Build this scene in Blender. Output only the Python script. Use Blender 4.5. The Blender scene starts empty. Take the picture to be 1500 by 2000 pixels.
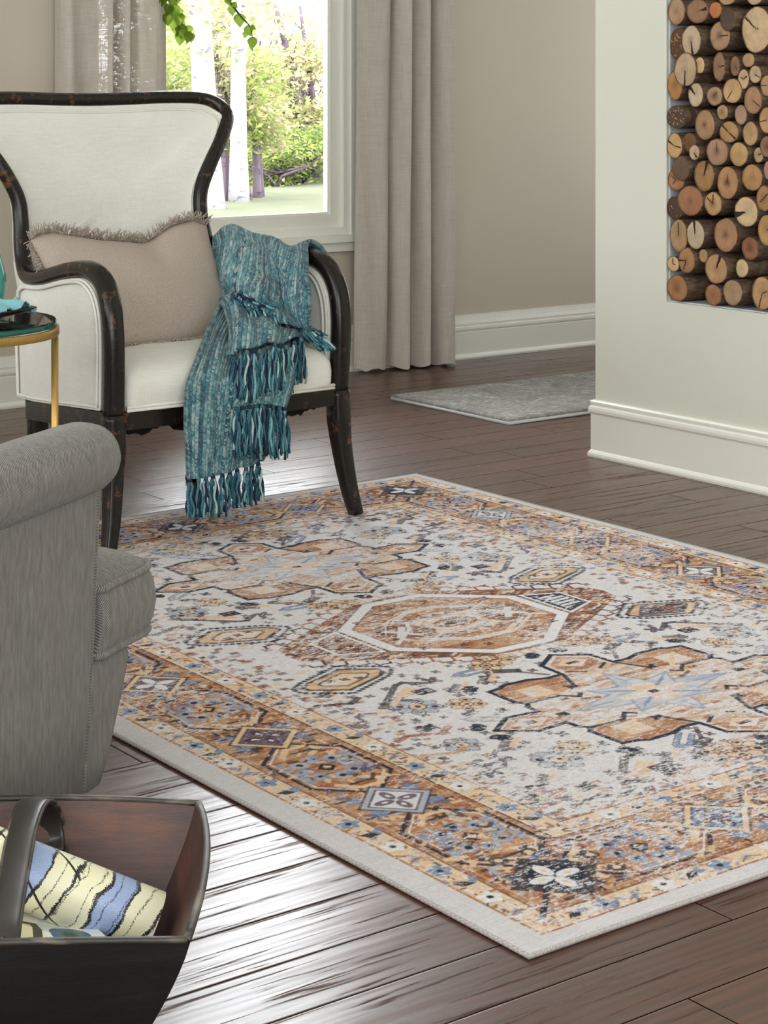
import bpy, bmesh, math, random
import numpy as np
from mathutils import Vector, Matrix, noise as mnoise

SC = bpy.context.scene
COL = SC.collection
R = math.radians

# ------------------------------------------------------------------ camera, world, lights
FPX, YAW, HORIZON, EYE = 3900.0, R(36.75), 155.0, 1.2
S_, C_ = math.sin(YAW), math.cos(YAW)
cam_data = bpy.data.cameras.new('camera')
cam = bpy.data.objects.new('camera', cam_data)
COL.objects.link(cam)
cam.location = (0, 0, EYE)
cam.rotation_euler = (R(90), 0, -YAW)
cam_data.sensor_fit = 'VERTICAL'
cam_data.sensor_height = 24.0
cam_data.lens = 24.0 * FPX / 2000.0
cam_data.shift_x = 0.0
cam_data.shift_y = -(1000.0 - HORIZON) / 2000.0
cam_data.clip_start = 0.05
cam_data.clip_end = 400
SC.camera = cam

SKY_STRENGTH = 18.0
SUN_STRENGTH = 9.0
LEFT_POWER, REAR_POWER = 146.0, 128.0
SC.view_settings.view_transform = 'Standard'
SC.view_settings.look = 'None'
SC.view_settings.gamma = 1.0
SC.view_settings.exposure = 0.08
SC.view_settings.use_curve_mapping = False
SC.cycles.max_bounces = 8
SC.cycles.transparent_max_bounces = 16
SC.cycles.caustics_reflective = False
SC.cycles.caustics_refractive = False
SC.cycles.sample_clamp_indirect = 6.0
SC.cycles.use_denoising = True

world = bpy.data.worlds.new('sky')
SC.world = world
world.use_nodes = True
_bg = world.node_tree.nodes['Background']
_bg.inputs[0].default_value = (0.93, 0.97, 1.0, 1)
_bg.inputs[1].default_value = SKY_STRENGTH

def area_light(name, loc, rot, sx, sy, power, color):
    d = bpy.data.lights.new(name, 'AREA')
    d.shape = 'RECTANGLE'; d.size = sx; d.size_y = sy
    d.energy = power; d.color = color
    o = bpy.data.objects.new(name, d); COL.objects.link(o)
    o.location = loc; o.rotation_euler = rot
    return o
area_light('fill_light_left', (-1.5, 1.7, 2.0), (0, R(-90), 0), 2.7, 5.4, LEFT_POWER, (0.905, 0.955, 1.0))  # added soft area light out of view on the left; the wall has no window
area_light('fill_light_rear', (0.15, -1.85, 1.7), (R(90), 0, 0), 3.2, 2.4, REAR_POWER, (0.905, 0.955, 1.0))  # added area light behind the camera, fills the room from the front
area_light('fill_light_far_room', (7.0, 5.7, 1.5), (0, R(90), 0), 2.0, 1.4, 22.0, (0.96, 0.98, 1.0))  # unseen light added in the far room to brighten the back wall
area_light('fill_light_left_back', (-1.5, 5.55, 1.55), (0, R(-90), 0), 1.8, 1.4, 38.0, (0.93, 0.97, 1.0))  # extra off-view light added to lift the wing chair's left side panel
sun_d = bpy.data.lights.new('sun', 'SUN'); sun_d.energy = SUN_STRENGTH; sun_d.angle = R(2); sun_d.color = (1, .96, .88)
sun = bpy.data.objects.new('sun', sun_d); COL.objects.link(sun)
sun.rotation_euler = Vector((0.25, 0.72, -0.62)).to_track_quat('-Z', 'Y').to_euler()

# ------------------------------------------------------------------ helpers
def ray(x, y):
    a = (x - 750) / FPX; b = (HORIZON - y) / FPX
    return Vector((C_ * a + S_, -S_ * a + C_, b))
EYEV = Vector((0, 0, EYE))
def on_z(x, y, z): r = ray(x, y); return EYEV + r * ((z - EYE) / r.z)
def on_X(x, y, X): r = ray(x, y); return EYEV + r * (X / r.x)
def on_Y(x, y, Y): r = ray(x, y); return EYEV + r * (Y / r.y)
def at_d(x, y, d): return EYEV + ray(x, y) * d

def srgb(r, g, b):
    f = lambda c: (c / 255) / 12.92 if c / 255 <= 0.04045 else ((c / 255 + 0.055) / 1.055) ** 2.4
    return (f(r), f(g), f(b), 1.0)

def thing(name, label, cat, loc=(0, 0, 0), rotz=0.0, group=None):
    o = bpy.data.objects.new(name, None); COL.objects.link(o)
    o.empty_display_size = 0.1
    o.location = loc; o.rotation_euler = (0, 0, rotz)
    o['label'] = label; o['category'] = cat
    if group: o['group'] = group
    return o
def tag(o, label, cat, group=None, kind=None):
    o['label'] = label; o['category'] = cat
    if group: o['group'] = group
    if kind: o['kind'] = kind
    return o
def origin_of(o):
    p = Vector((0, 0, 0))
    while o is not None:
        p += o.location; o = o.parent
    return p
def obj(name, verts, faces, mat=None, parent=None, smooth=True, origin=None, mats=None, midx=None, uv=None, flip=False):
    """one mesh object from world-space vertices (parents are never rotated)"""
    if origin is None:
        origin = origin_of(parent) if parent is not None else Vector((0, 0, 0))
    origin = Vector(origin)
    me = bpy.data.meshes.new(name)
    ox, oy, oz = origin
    me.from_pydata([(v[0] - ox, v[1] - oy, v[2] - oz) for v in verts], [], faces)
    if mats:
        for m in mats: me.materials.append(m)
    elif mat: me.materials.append(mat)
    if midx is not None: me.polygons.foreach_set('material_index', midx)
    if smooth: me.polygons.foreach_set('use_smooth', [True] * len(me.polygons))
    if uv is not None:
        l = me.uv_layers.new(name='UVMap')
        idx = np.zeros(len(me.loops), dtype=np.int32); me.loops.foreach_get('vertex_index', idx)
        l.data.foreach_set('uv', np.array(uv, dtype=np.float32)[idx].ravel())
    me.update()
    bm = bmesh.new(); bm.from_mesh(me)
    bmesh.ops.recalc_face_normals(bm, faces=bm.faces)
    bm.to_mesh(me); bm.free()
    o = bpy.data.objects.new(name, me); COL.objects.link(o)
    o.location = origin
    if parent is not None:
        o.parent = parent
        o.location = origin - origin_of(parent)
    return o
def struct(name, verts, faces, mat, parent=None, smooth=False, **k):
    o = obj(name, verts, faces, mat, parent, smooth, **k)
    if parent is None: o['kind'] = 'structure'
    return o
class MB:
    def __init__(s): s.v = []; s.f = []; s.m = []
    def add(s, v, f, m=0):
        n = len(s.v); s.v += [tuple(p) for p in v]; s.f += [tuple(i + n for i in q) for q in f]; s.m += [m] * len(f); return s
    def box(s, x0, y0, z0, x1, y1, z1, m=0):
        v = [(x0, y0, z0), (x1, y0, z0), (x1, y1, z0), (x0, y1, z0), (x0, y0, z1), (x1, y0, z1), (x1, y1, z1), (x0, y1, z1)]
        return s.add(v, [(0, 3, 2, 1), (4, 5, 6, 7), (0, 1, 5, 4), (1, 2, 6, 5), (2, 3, 7, 6), (3, 0, 4, 7)], m)
    def tube(s, *a, m=0, **k):
        v, f = tube(*a, **k); return s.add(v, f, m)
def catmull(pts, n=6, closed=False):
    P = [Vector(p) for p in pts]; out = []
    N = len(P); segs = N if closed else N - 1
    for i in range(segs):
        if closed: p0, p1, p2, p3 = P[(i - 1) % N], P[i], P[(i + 1) % N], P[(i + 2) % N]
        else:
            p1, p2 = P[i], P[i + 1]
            p0 = P[i - 1] if i > 0 else p1 * 2 - p2
            p3 = P[i + 2] if i + 2 < N else p2 * 2 - p1
        for k in range(n):
            t = k / n
            out.append(0.5 * ((2 * p1) + (p2 - p0) * t + (2 * p0 - 5 * p1 + 4 * p2 - p3) * t * t + (3 * p1 - p0 - 3 * p2 + p3) * t ** 3))
    if not closed: out.append(P[-1].copy())
    return out
def section(a, b, n=12, e=2.0):
    """super-ellipse of half sizes a, b"""
    r = []
    for i in range(n):
        t = 2 * math.pi * i / n; c, s = math.cos(t), math.sin(t)
        r.append((a * abs(c) ** (2 / e) * (1 if c >= 0 else -1), b * abs(s) ** (2 / e) * (1 if s >= 0 else -1)))
    return r
def tube(pts, r=0.01, sec=None, n=8, closed=False, up=(0, 0, 1), scale=None, caps=True):
    P = [Vector(p) for p in pts]; N = len(P)
    if sec is None: sec = section(1, 1, n) if not callable(r) else section(1, 1, n)
    else: r = 1.0
    m = len(sec); V = []; F = []
    T = []
    for i in range(N):
        a = P[(i - 1) % N] if (closed or i > 0) else P[i]
        b = P[(i + 1) % N] if (closed or i < N - 1) else P[i]
        t = b - a
        T.append(t.normalized() if t.length > 1e-9 else Vector((0, 0, 1)))
    u = Vector(up); u = u - T[0] * u.dot(T[0])
    if u.length < 1e-4: u = Vector((1, 0, 0)) - T[0] * T[0].x
    u.normalize()
    for i in range(N):
        u = u - T[i] * u.dot(T[i])
        if u.length < 1e-6: u = T[i].orthogonal()
        u.normalize()
        w = T[i].cross(u)
        sc = 1.0 if scale is None else (scale[i] if not callable(scale) else scale(i / max(1, N - 1)))
        rr = r if not isinstance(r, (list, tuple)) else r[i]
        for (a, b) in sec:
            V.append(P[i] + (u * a + w * b) * rr * sc)
    segs = N if closed else N - 1
    for i in range(segs):
        j = (i + 1) % N
        for k in range(m):
            l = (k + 1) % m
            F.append((i * m + k, i * m + l, j * m + l, j * m + k))
    if caps and not closed:
        F.append(tuple(range(m - 1, -1, -1))); F.append(tuple((N - 1) * m + k for k in range(m)))
    return V, F
def lathe(profile, c, n=32, cap=True):
    V = []; F = []; m = len(profile)
    for i in range(n):
        t = 2 * math.pi * i / n
        for r, z in profile: V.append((c[0] + r * math.cos(t), c[1] + r * math.sin(t), c[2] + z))
    for i in range(n):
        j = (i + 1) % n
        for k in range(m - 1): F.append((i * m + k, j * m + k, j * m + k + 1, i * m + k + 1))
    if cap:
        F.append(tuple(i * m for i in range(n - 1, -1, -1))); F.append(tuple(i * m + m - 1 for i in range(n)))
    return V, F
def grid_surface(G, thick=0.0):
    """closed slab from a grid of points [row][col]; thickness along the local normal"""
    nr, nc = len(G), len(G[0]); V = []; F = []
    nrm = []
    for i in range(nr):
        for j in range(nc):
            a = G[min(i + 1, nr - 1)][j] - G[max(i - 1, 0)][j]
            b = G[i][min(j + 1, nc - 1)] - G[i][max(j - 1, 0)]
            n = a.cross(b); nrm.append(n.normalized() if n.length > 1e-9 else Vector((0, 0, 1)))
            V.append(G[i][j])
    for i in range(nr - 1):
        for j in range(nc - 1): F.append((i * nc + j, i * nc + j + 1, (i + 1) * nc + j + 1, (i + 1) * nc + j))
    if thick:
        o = nr * nc
        V += [V[k] + nrm[k] * thick for k in range(o)]
        F += [tuple(o + k for k in reversed(q)) for q in F[:]]
        for i in range(nr - 1):
            F.append((i * nc, (i + 1) * nc, o + (i + 1) * nc, o + i * nc)); e = nc - 1
            F.append((i * nc + e, o + i * nc + e, o + (i + 1) * nc + e, (i + 1) * nc + e))
        for j in range(nc - 1):
            F.append((j, o + j, o + j + 1, j + 1)); e = (nr - 1) * nc
            F.append((e + j, e + j + 1, o + e + j + 1, o + e + j))
    return V, F
def upsample(G, nu, nv):
    rows = [catmull(r, nu) for r in G]
    cols = [catmull([rows[i][j] for i in range(len(rows))], nv) for j in range(len(rows[0]))]
    return [[cols[j][i] for j in range(len(cols))] for i in range(len(cols[0]))]

# ------------------------------------------------------------------ material nodes
def new_mat(name):
    m = bpy.data.materials.new(name); m.use_nodes = True
    nt = m.node_tree; b = nt.nodes['Principled BSDF']
    return m, nt, b
def nd(nt, t, **k):
    n = nt.nodes.new(t)
    for a, v in k.items(): setattr(n, a, v)
    return n
def lk(nt, a, b): nt.links.new(a, b)
def mth(nt, op, a, b=None, c=None, clamp=False):
    n = nt.nodes.new('ShaderNodeMath'); n.operation = op; n.use_clamp = clamp
    for i, v in enumerate((a, b, c)):
        if v is None: continue
        if isinstance(v, (int, float)): n.inputs[i].default_value = v
        else: lk(nt, v, n.inputs[i])
    return n.outputs[0]
def mixc(nt, f, a, b, blend='MIX'):
    n = nt.nodes.new('ShaderNodeMix'); n.data_type = 'RGBA'; n.blend_type = blend
    for i, v in ((0, f), (6, a), (7, b)):
        if isinstance(v, (int, float)): n.inputs[i].default_value = v
        elif isinstance(v, tuple): n.inputs[i].default_value = v
        else: lk(nt, v, n.inputs[i])
    return n.outputs[2]
def ramp(nt, f, stops):
    n = nt.nodes.new('ShaderNodeValToRGB'); e = n.color_ramp.elements
    while len(e) > 1: e.remove(e[0])
    e[0].position, e[0].color = stops[0][0], stops[0][1]
    for p, c in stops[1:]:
        x = e.new(p); x.color = c
    lk(nt, f, n.inputs[0]); return n.outputs[0]
def g(v): return (v, v, v, 1)
def coords(nt, kind='Object'): return nt.nodes.new('ShaderNodeTexCoord').outputs[kind]
def mapping(nt, vec, scale=(1, 1, 1), rot=(0, 0, 0), loc=(0, 0, 0)):
    n = nt.nodes.new('ShaderNodeMapping'); lk(nt, vec, n.inputs[0])
    n.inputs[1].default_value = loc; n.inputs[2].default_value = rot; n.inputs[3].default_value = scale
    return n.outputs[0]
def noise(nt, vec, scale, detail=3, rough=0.5, dist=0.0, out=0):
    n = nt.nodes.new('ShaderNodeTexNoise'); lk(nt, vec, n.inputs['Vector'])
    n.inputs['Scale'].default_value = scale; n.inputs['Detail'].default_value = detail
    n.inputs['Roughness'].default_value = rough; n.inputs['Distortion'].default_value = dist
    return n.outputs[out]
def bump(nt, h, strength, dist=0.01, bsdf=None):
    n = nt.nodes.new('ShaderNodeBump'); n.inputs['Strength'].default_value = strength; n.inputs['Distance'].default_value = dist
    lk(nt, h, n.inputs['Height'])
    if bsdf is not None: lk(nt, n.outputs[0], bsdf.inputs['Normal'])
    return n.outputs[0]
def sep(nt, v):
    n = nt.nodes.new('ShaderNodeSeparateXYZ'); lk(nt, v, n.inputs[0]); return n.outputs
def comb(nt, x, y, z):
    n = nt.nodes.new('ShaderNodeCombineXYZ')
    for i, v in enumerate((x, y, z)):
        if isinstance(v, (int, float)): n.inputs[i].default_value = v
        else: lk(nt, v, n.inputs[i])
    return n.outputs[0]

def mat_paint(name, col, rough=0.6, spec=0.3):
    m, nt, b = new_mat(name)
    v = coords(nt); n1 = noise(nt, v, 1.3, 3); n2 = noise(nt, v, 260, 2)
    c = mixc(nt, n1, tuple(x * 0.96 for x in col[:3]) + (1,), tuple(min(1, x * 1.04) for x in col[:3]) + (1,))
    lk(nt, c, b.inputs['Base Color']); b.inputs['Roughness'].default_value = rough
    b.inputs['Specular IOR Level'].default_value = spec
    bump(nt, n2, 0.05, 0.002, b); return m
def mat_linen(name, col, scale=1.0, contrast=0.12, bumpk=0.25, sheen=0.2):
    m, nt, b = new_mat(name)
    v = coords(nt)
    a = noise(nt, mapping(nt, v, (1, 1, 0.05)), 420 * scale, 2); c_ = noise(nt, mapping(nt, v, (0.06, 0.06, 1)), 380 * scale, 2)
    w = mth(nt, 'ADD', mth(nt, 'MULTIPLY', a, .5), mth(nt, 'MULTIPLY', c_, .5))
    big = noise(nt, v, 6, 3)
    f = mth(nt, 'ADD', mth(nt, 'MULTIPLY', w, .75), mth(nt, 'MULTIPLY', big, .25))
    lo = tuple(x * (1 - contrast * 2) for x in col[:3]) + (1,); hi = tuple(min(1, x * (1 + contrast * 2)) for x in col[:3]) + (1,)
    lk(nt, ramp(nt, f, [(0.3, lo), (0.7, hi)]), b.inputs['Base Color'])
    b.inputs['Roughness'].default_value = 0.9; b.inputs['Specular IOR Level'].default_value = 0.15
    b.inputs['Sheen Weight'].default_value = sheen
    bump(nt, w, bumpk, 0.002, b); return m
def mat_plain(name, col, rough=0.5, metal=0.0, spec=0.5):
    m, nt, b = new_mat(name)
    v = coords(nt); n1 = noise(nt, v, 40, 3)
    lk(nt, mixc(nt, n1, tuple(x * 0.85 for x in col[:3]) + (1,), tuple(min(1, x * 1.12) for x in col[:3]) + (1,)), b.inputs['Base Color'])
    b.inputs['Roughness'].default_value = rough; b.inputs['Metallic'].default_value = metal
    b.inputs['Specular IOR Level'].default_value = spec; return m
# ------------------------------------------------------------------ surfaces of the room
WALL = mat_paint('beige_wall_paint', srgb(200, 191, 174), 0.7)
WHITE_WALL = mat_paint('warm_white_wall_paint', srgb(219, 219, 204), 0.6)
TRIM = mat_paint('white_trim_paint', srgb(238, 237, 226), 0.35, 0.5)
CEIL = mat_paint('ceiling_paint', srgb(235, 233, 225), 0.8)
PLASTER = mat_paint('niche_plaster', srgb(205, 210, 212), 0.7)

def mat_floor():
    m, nt, b = new_mat('dark_oak_planks')
    v = coords(nt); x, y, z = sep(nt, v)
    W, L = 0.1345, 1.15
    ry = mth(nt, 'DIVIDE', mth(nt, 'SUBTRACT', y, 0.103), W); row = mth(nt, 'FLOOR', ry); fy = mth(nt, 'FRACT', ry)
    off = mth(nt, 'FRACT', mth(nt, 'MULTIPLY', mth(nt, 'SINE', mth(nt, 'MULTIPLY', row, 12.9898)), 43758.5))
    rx = mth(nt, 'ADD', mth(nt, 'DIVIDE', x, L), off); colm = mth(nt, 'FLOOR', rx); fx = mth(nt, 'FRACT', rx)
    rnd = nd(nt, 'ShaderNodeTexWhiteNoise', noise_dimensions='3D'); lk(nt, comb(nt, row, colm, 0.5), rnd.inputs[0])
    rv = rnd.outputs[0]
    # grain, shifted per plank
    gv = comb(nt, mth(nt, 'ADD', x, mth(nt, 'MULTIPLY', rv, 37.0)), mth(nt, 'ADD', y, mth(nt, 'MULTIPLY', rv, 11.0)), rv)
    fine = noise(nt, mapping(nt, gv, (2.2, 60, 1)), 1.6, 6, 0.65, 0.6)
    broad = noise(nt, mapping(nt, gv, (1.3, 13, 1)), 1.2, 3, 0.5, 1.5)
    wav = nd(nt, 'ShaderNodeTexWave', wave_type='BANDS', bands_direction='Y'); lk(nt, mapping(nt, gv, (0.8, 9, 1)), wav.inputs[0])
    wav.inputs['Scale'].default_value = 1.7; wav.inputs['Distortion'].default_value = 9; wav.inputs['Detail'].default_value = 3; wav.inputs['Detail Scale'].default_value = 0.9
    pores = mth(nt, 'MULTIPLY', mth(nt, 'SUBTRACT', fine, 0.555, None, True), 14.0, None, True)
    grain = mth(nt, 'ADD', mth(nt, 'MULTIPLY', fine, .55), mth(nt, 'ADD', mth(nt, 'MULTIPLY', broad, .25), mth(nt, 'MULTIPLY', wav.outputs[1], .2)))
    c1 = ramp(nt, grain, [(0.25, srgb(100, 59, 37)), (0.5, srgb(82, 46, 28)), (0.75, srgb(52, 30, 19))])
    tint = mixc(nt, rv, srgb(226, 220, 212), srgb(255, 250, 246))
    c2 = mixc(nt, 1.0, c1, tint, 'MULTIPLY')
    # joints
    ey = mth(nt, 'MULTIPLY', mth(nt, 'SUBTRACT', 0.5, mth(nt, 'ABSOLUTE', mth(nt, 'SUBTRACT', fy, 0.5))), W)
    ex = mth(nt, 'MULTIPLY', mth(nt, 'SUBTRACT', 0.5, mth(nt, 'ABSOLUTE', mth(nt, 'SUBTRACT', fx, 0.5))), L)
    e = mth(nt, 'MINIMUM', ey, ex)
    joint = mth(nt, 'LESS_THAN', e, 0.0013)
    lk(nt, mixc(nt, joint, c2, srgb(22, 16, 13)), b.inputs['Base Color'])
    hgt = mth(nt, 'SUBTRACT', mth(nt, 'MULTIPLY', mth(nt, 'MINIMUM', mth(nt, 'DIVIDE', e, 0.004), 1.0), 1.0), mth(nt, 'MULTIPLY', grain, 0.16))
    und = bump(nt, noise(nt, mapping(nt, gv, (1.6, 15, 1)), 1.0, 2), 1.0, 0.0020)
    nb = bump(nt, hgt, 0.28, 0.0025, b); lk(nt, und, b.inputs['Normal'].links[0].from_node.inputs['Normal']); lk(nt, nb, b.inputs['Coat Normal'])
    rgh = mth(nt, 'ADD', 0.33, mth(nt, 'MULTIPLY', grain, 0.16))
    rgh = mth(nt, 'ADD', rgh, mth(nt, 'MULTIPLY', mth(nt, 'MAXIMUM', joint, mth(nt, 'MULTIPLY', pores, 0.45)), 0.5))
    lk(nt, rgh, b.inputs['Roughness'])
    lk(nt, mth(nt, 'MULTIPLY', 0.50, mth(nt, 'SUBTRACT', 1.0, mth(nt, 'MAXIMUM', joint, mth(nt, 'MULTIPLY', pores, 0.75)))), b.inputs['Coat Weight']); b.inputs['Coat IOR'].default_value = 1.55
    lk(nt, mth(nt, 'ADD', 0.17, mth(nt, 'ADD', mth(nt, 'MULTIPLY', grain, 0.12), mth(nt, 'MULTIPLY', mth(nt, 'MAXIMUM', joint, mth(nt, 'MULTIPLY', pores, .5)), .5))), b.inputs['Coat Roughness'])
    b.inputs['IOR'].default_value = 1.62
    lk(nt, mth(nt, 'MULTIPLY', 0.32, mth(nt, 'SUBTRACT', 1.0, mth(nt, 'MAXIMUM', joint, mth(nt, 'MULTIPLY', pores, 0.6)))), b.inputs['Specular IOR Level'])
    return m
FLOOR = mat_floor()

X_L, X_R, Y_R, Y_B, Z_C = -1.6, 7.3, -2.0, 6.67, 3.7
m = MB().box(X_L - .1, Y_R - .1, -.06, X_R + .1, Y_B + .12, 0)
struct('floor', m.v, m.f, FLOOR)
m = MB().box(X_L - .1, Y_R - .1, Z_C, X_R + .1, Y_B + .12, Z_C + .1)
struct('ceiling', m.v, m.f, CEIL)
# back wall with the window opening
WX0, WX1, WZ0, WZ1 = 3.56, 4.80, 0.565, 3.35
m = MB()
m.box(X_L - .1, Y_B, 0, WX0, Y_B + .12, Z_C).box(WX1, Y_B, 0, X_R + .1, Y_B + .12, Z_C)
m.box(WX0, Y_B, 0, WX1, Y_B + .12, WZ0).box(WX0, Y_B, WZ1, WX1, Y_B + .12, Z_C)
struct('wall_back', m.v, m.f, WALL)
m = MB().box(X_L - .1, Y_R, 0, X_L, Y_B, Z_C); struct('wall_left', m.v, m.f, WALL)
m = MB().box(X_R, Y_R, 0, X_R + .1, Y_B, Z_C); struct('wall_right', m.v, m.f, WALL)
m = MB().box(X_L - .1, Y_R - .1, 0, X_R + .1, Y_R, Z_C); struct('wall_front', m.v, m.f, WALL)
# chimney breast with the log niche
FX, FY, NX = 4.342, 4.690, 4.342 + 0.42
NY0, NY1, NZ0, NZ1 = 3.872, 4.372, 0.521, 1.482
m = MB()
m.box(FX, -1.2, 0, 5.35, NY0, Z_C).box(FX, NY1, 0, 5.35, FY, Z_C)
m.box(FX, NY0, 0, 5.35, NY1, NZ0).box(FX, NY0, NZ1, 5.35, NY1, Z_C).box(NX, NY0, NZ0, 5.35, NY1, NZ1)
chim = struct('wall_chimney_breast', m.v, m.f, WHITE_WALL)
m = MB()
t = 0.004
m.box(FX + .012, NY1 - t, NZ0, NX, NY1, NZ1).box(NX - t, NY0, NZ0, NX, NY1 - t, NZ1).box(FX + .012, NY0, NZ0, NX - t, NY1 - t, NZ0 + t)
struct('niche_lining', m.v, m.f, PLASTER, chim)

# baseboards: profile (out from wall, height)
def extrude_profile(prof, path, normals):
    V = []; F = []; m_ = len(prof)
    for p, n in zip(path, normals):
        for o_, z in prof: V.append((p[0] + n[0] * o_, p[1] + n[1] * o_, z))
    for i in range(len(path) - 1):
        for k in range(m_ - 1): F.append((i * m_ + k, (i + 1) * m_ + k, (i + 1) * m_ + k + 1, i * m_ + k + 1))
    F.append(tuple(range(m_))); F.append(tuple((len(path) - 1) * m_ + k for k in range(m_)))
    return V, F
PB = [(0, 0), (.026, 0), (.027, .008), (.024, .016), (.017, .02), (.016, .022), (.016, .114), (.012, .117), (.012, .120), (.017, .122), (.018, .129), (.017, .137), (.012, .139), (.012, .143), (.013, .150), (.009, .165), (.006, .18), (.005, .188), (0, .188)]
v, f = extrude_profile(PB, [(X_L, Y_B), (X_R, Y_B)], [(0, -1), (0, -1)])
struct('baseboard_back', v, f, TRIM)
PF = [(0, 0), (.017, 0), (.0185, .006), (.0175, .013), (.013, .02), (.0105, .023), (.0105, .135), (.012, .139), (.016, .143), (.0165, .152), (.015, .160), (.010, .163), (.010, .167), (.012, .170), (.012, .176), (.008, .180), (0, .181)]
v, f = extrude_profile(PF, [(FX, -1.2), (FX, FY), (5.35, FY)], [(-1, 0), (-1, 1), (0, 1)])
struct('baseboard_chimney_breast', v, f, TRIM)

# ------------------------------------------------------------------ window
def mat_glass(name, tint=(1, 1, 1, 1), refl=0.06):
    m, nt, b = new_mat(name)
    nt.nodes.remove(b); out = nt.nodes['Material Output']
    tr = nd(nt, 'ShaderNodeBsdfTransparent'); tr.inputs[0].default_value = tint
    gl = nd(nt, 'ShaderNodeBsdfGlossy'); gl.inputs['Roughness'].default_value = 0.02
    fr = nd(nt, 'ShaderNodeFresnel'); fr.inputs[0].default_value = 1.45
    mx = nd(nt, 'ShaderNodeMixShader'); lk(nt, fr.outputs[0], mx.inputs[0]); lk(nt, tr.outputs[0], mx.inputs[1]); lk(nt, gl.outputs[0], mx.inputs[2])
    lk(nt, mx.outputs[0], out.inputs[0]); return m
GLASS = mat_glass('window_glass')
def frame_boxes(m, x0, x1, z0, z1, w, y0, y1):
    m.box(x0, y0, z0, x0 + w, y1, z1).box(x1 - w, y0, z0, x1, y1, z1).box(x0 + w, y0, z0, x1 - w, y1, z0 + w).box(x0 + w, y0, z1 - w, x1 - w, y1, z1)
m = MB(); frame_boxes(m, WX0, WX1, WZ0, WZ1, .03, Y_B - .006, Y_B + .125)
win = struct('window_1', m.v, m.f, TRIM)
m = MB(); frame_boxes(m, WX0 + .03, WX1 - .03, WZ0 + .03, WZ1 - .03, .052, Y_B + .012, Y_B + .055)
frame_boxes(m, WX0 + .082, WX1 - .082, WZ0 + .082, WZ1 - .082, .01, Y_B + .022, Y_B + .05)
struct('window_sash', m.v, m.f, TRIM, win)
m = MB().box(WX0 + .088, Y_B + .034, WZ0 + .088, WX1 - .088, Y_B + .038, WZ1 - .088)
struct('window_pane', m.v, m.f, GLASS, win)
m = MB().box(WX0 - .06, Y_B - .045, WZ0 - .03, WX1 + .06, Y_B - .001, WZ0).box(WX0 - .05, Y_B - .026, WZ0 - .068, WX1 + .05, Y_B - .001, WZ0 - .03)
struct('window_sill', m.v, m.f, TRIM, win)
m = MB().box(WX0 - .055, Y_B - .018, WZ0, WX0, Y_B, WZ1 + .07).box(WX1, Y_B - .018, WZ0, WX1 + .055, Y_B, WZ1 + .07).box(WX0, Y_B - .018, WZ1, WX1, Y_B, WZ1 + .07)
struct('window_casing', m.v, m.f, TRIM, win)
# ------------------------------------------------------------------ curtains
def mat_curtain():
    m, nt, b = new_mat('grey_linen_curtain')
    out = nt.nodes['Material Output']
    v = coords(nt)
    a = noise(nt, mapping(nt, v, (1, 1, .03)), 340, 2); c_ = noise(nt, mapping(nt, v, (.05, .05, 1)), 300, 2)
    slub = noise(nt, mapping(nt, v, (1, 1, .25)), 60, 3)
    w = mth(nt, 'ADD', mth(nt, 'MULTIPLY', a, .5), mth(nt, 'MULTIPLY', c_, .5))
    col = ramp(nt, mth(nt, 'ADD', mth(nt, 'MULTIPLY', w, .8), mth(nt, 'MULTIPLY', slub, .2)), [(.3, srgb(174, 165, 154)), (.7, srgb(207, 199, 188))])
    lk(nt, col, b.inputs['Base Color']); b.inputs['Roughness'].default_value = .95; b.inputs['Specular IOR Level'].default_value = .1
    bump(nt, w, .25, .002, b)
    tl = nd(nt, 'ShaderNodeBsdfTranslucent'); lk(nt, col, tl.inputs[0])
    m1 = nd(nt, 'ShaderNodeMixShader'); m1.inputs[0].default_value = .04; lk(nt, b.outputs[0], m1.inputs[1]); lk(nt, tl.outputs[0], m1.inputs[2])
    tr = nd(nt, 'ShaderNodeBsdfTransparent')
    gap = mth(nt, 'ADD', .008, mth(nt, 'MULTIPLY', mth(nt, 'SUBTRACT', w, .47, None, True), .26, None, True))
    m2 = nd(nt, 'ShaderNodeMixShader'); lk(nt, gap, m2.inputs[0]); lk(nt, m1.outputs[0], m2.inputs[1]); lk(nt, tr.outputs[0], m2.inputs[2])
    lk(nt, m2.outputs[0], out.inputs[0]); return m
CURT = mat_curtain()
def curtain(name, label, nodes_top, nodes_bot, z0, z1, edge_hems):
    """pleated cloth hanging between two plan outlines (X, Y)"""
    root = thing(name, label, 'curtain', (nodes_bot[0][0], nodes_bot[0][1], z0))
    T = catmull([(x, y, 0) for x, y in nodes_top], 7); B = catmull([(x, y, 0) for x, y in nodes_bot], 7)
    n = len(T); G = []
    rnd = random.Random(len(nodes_top))
    for k in range(41):
        t = k / 40; z = z1 + (z0 - z1) * t
        w = t ** 1.4; row = []
        for i in range(n):
            p = T[i] * (1 - w) + B[i] * w
            sway = .006 * math.sin(z * 5 + i * .35) * t
            row.append(Vector((p.x + sway * .5, p.y + sway, z + (0.006 * math.sin(i * .5) if k == 40 else 0))))
        G.append(row)
    v, f = grid_surface(G)
    obj('curtain_cloth', v, f, CURT, root)
    # bottom hem: a second layer of cloth turned up
    H = [[p + Vector((0, .003, 0)) for p in r] for r in G[-4:]]
    v, f = grid_surface(H); obj('hem', v, f, CURT, root)
    for i0, i1 in edge_hems:
        E = [[p + Vector((0, .004, 0)) for p in r[i0:i1]] for r in G]
        v, f = grid_surface(E); obj('hem', v, f, CURT, root)
    return root
def P2(lst): return [(x, y) for x, y in lst]
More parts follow.
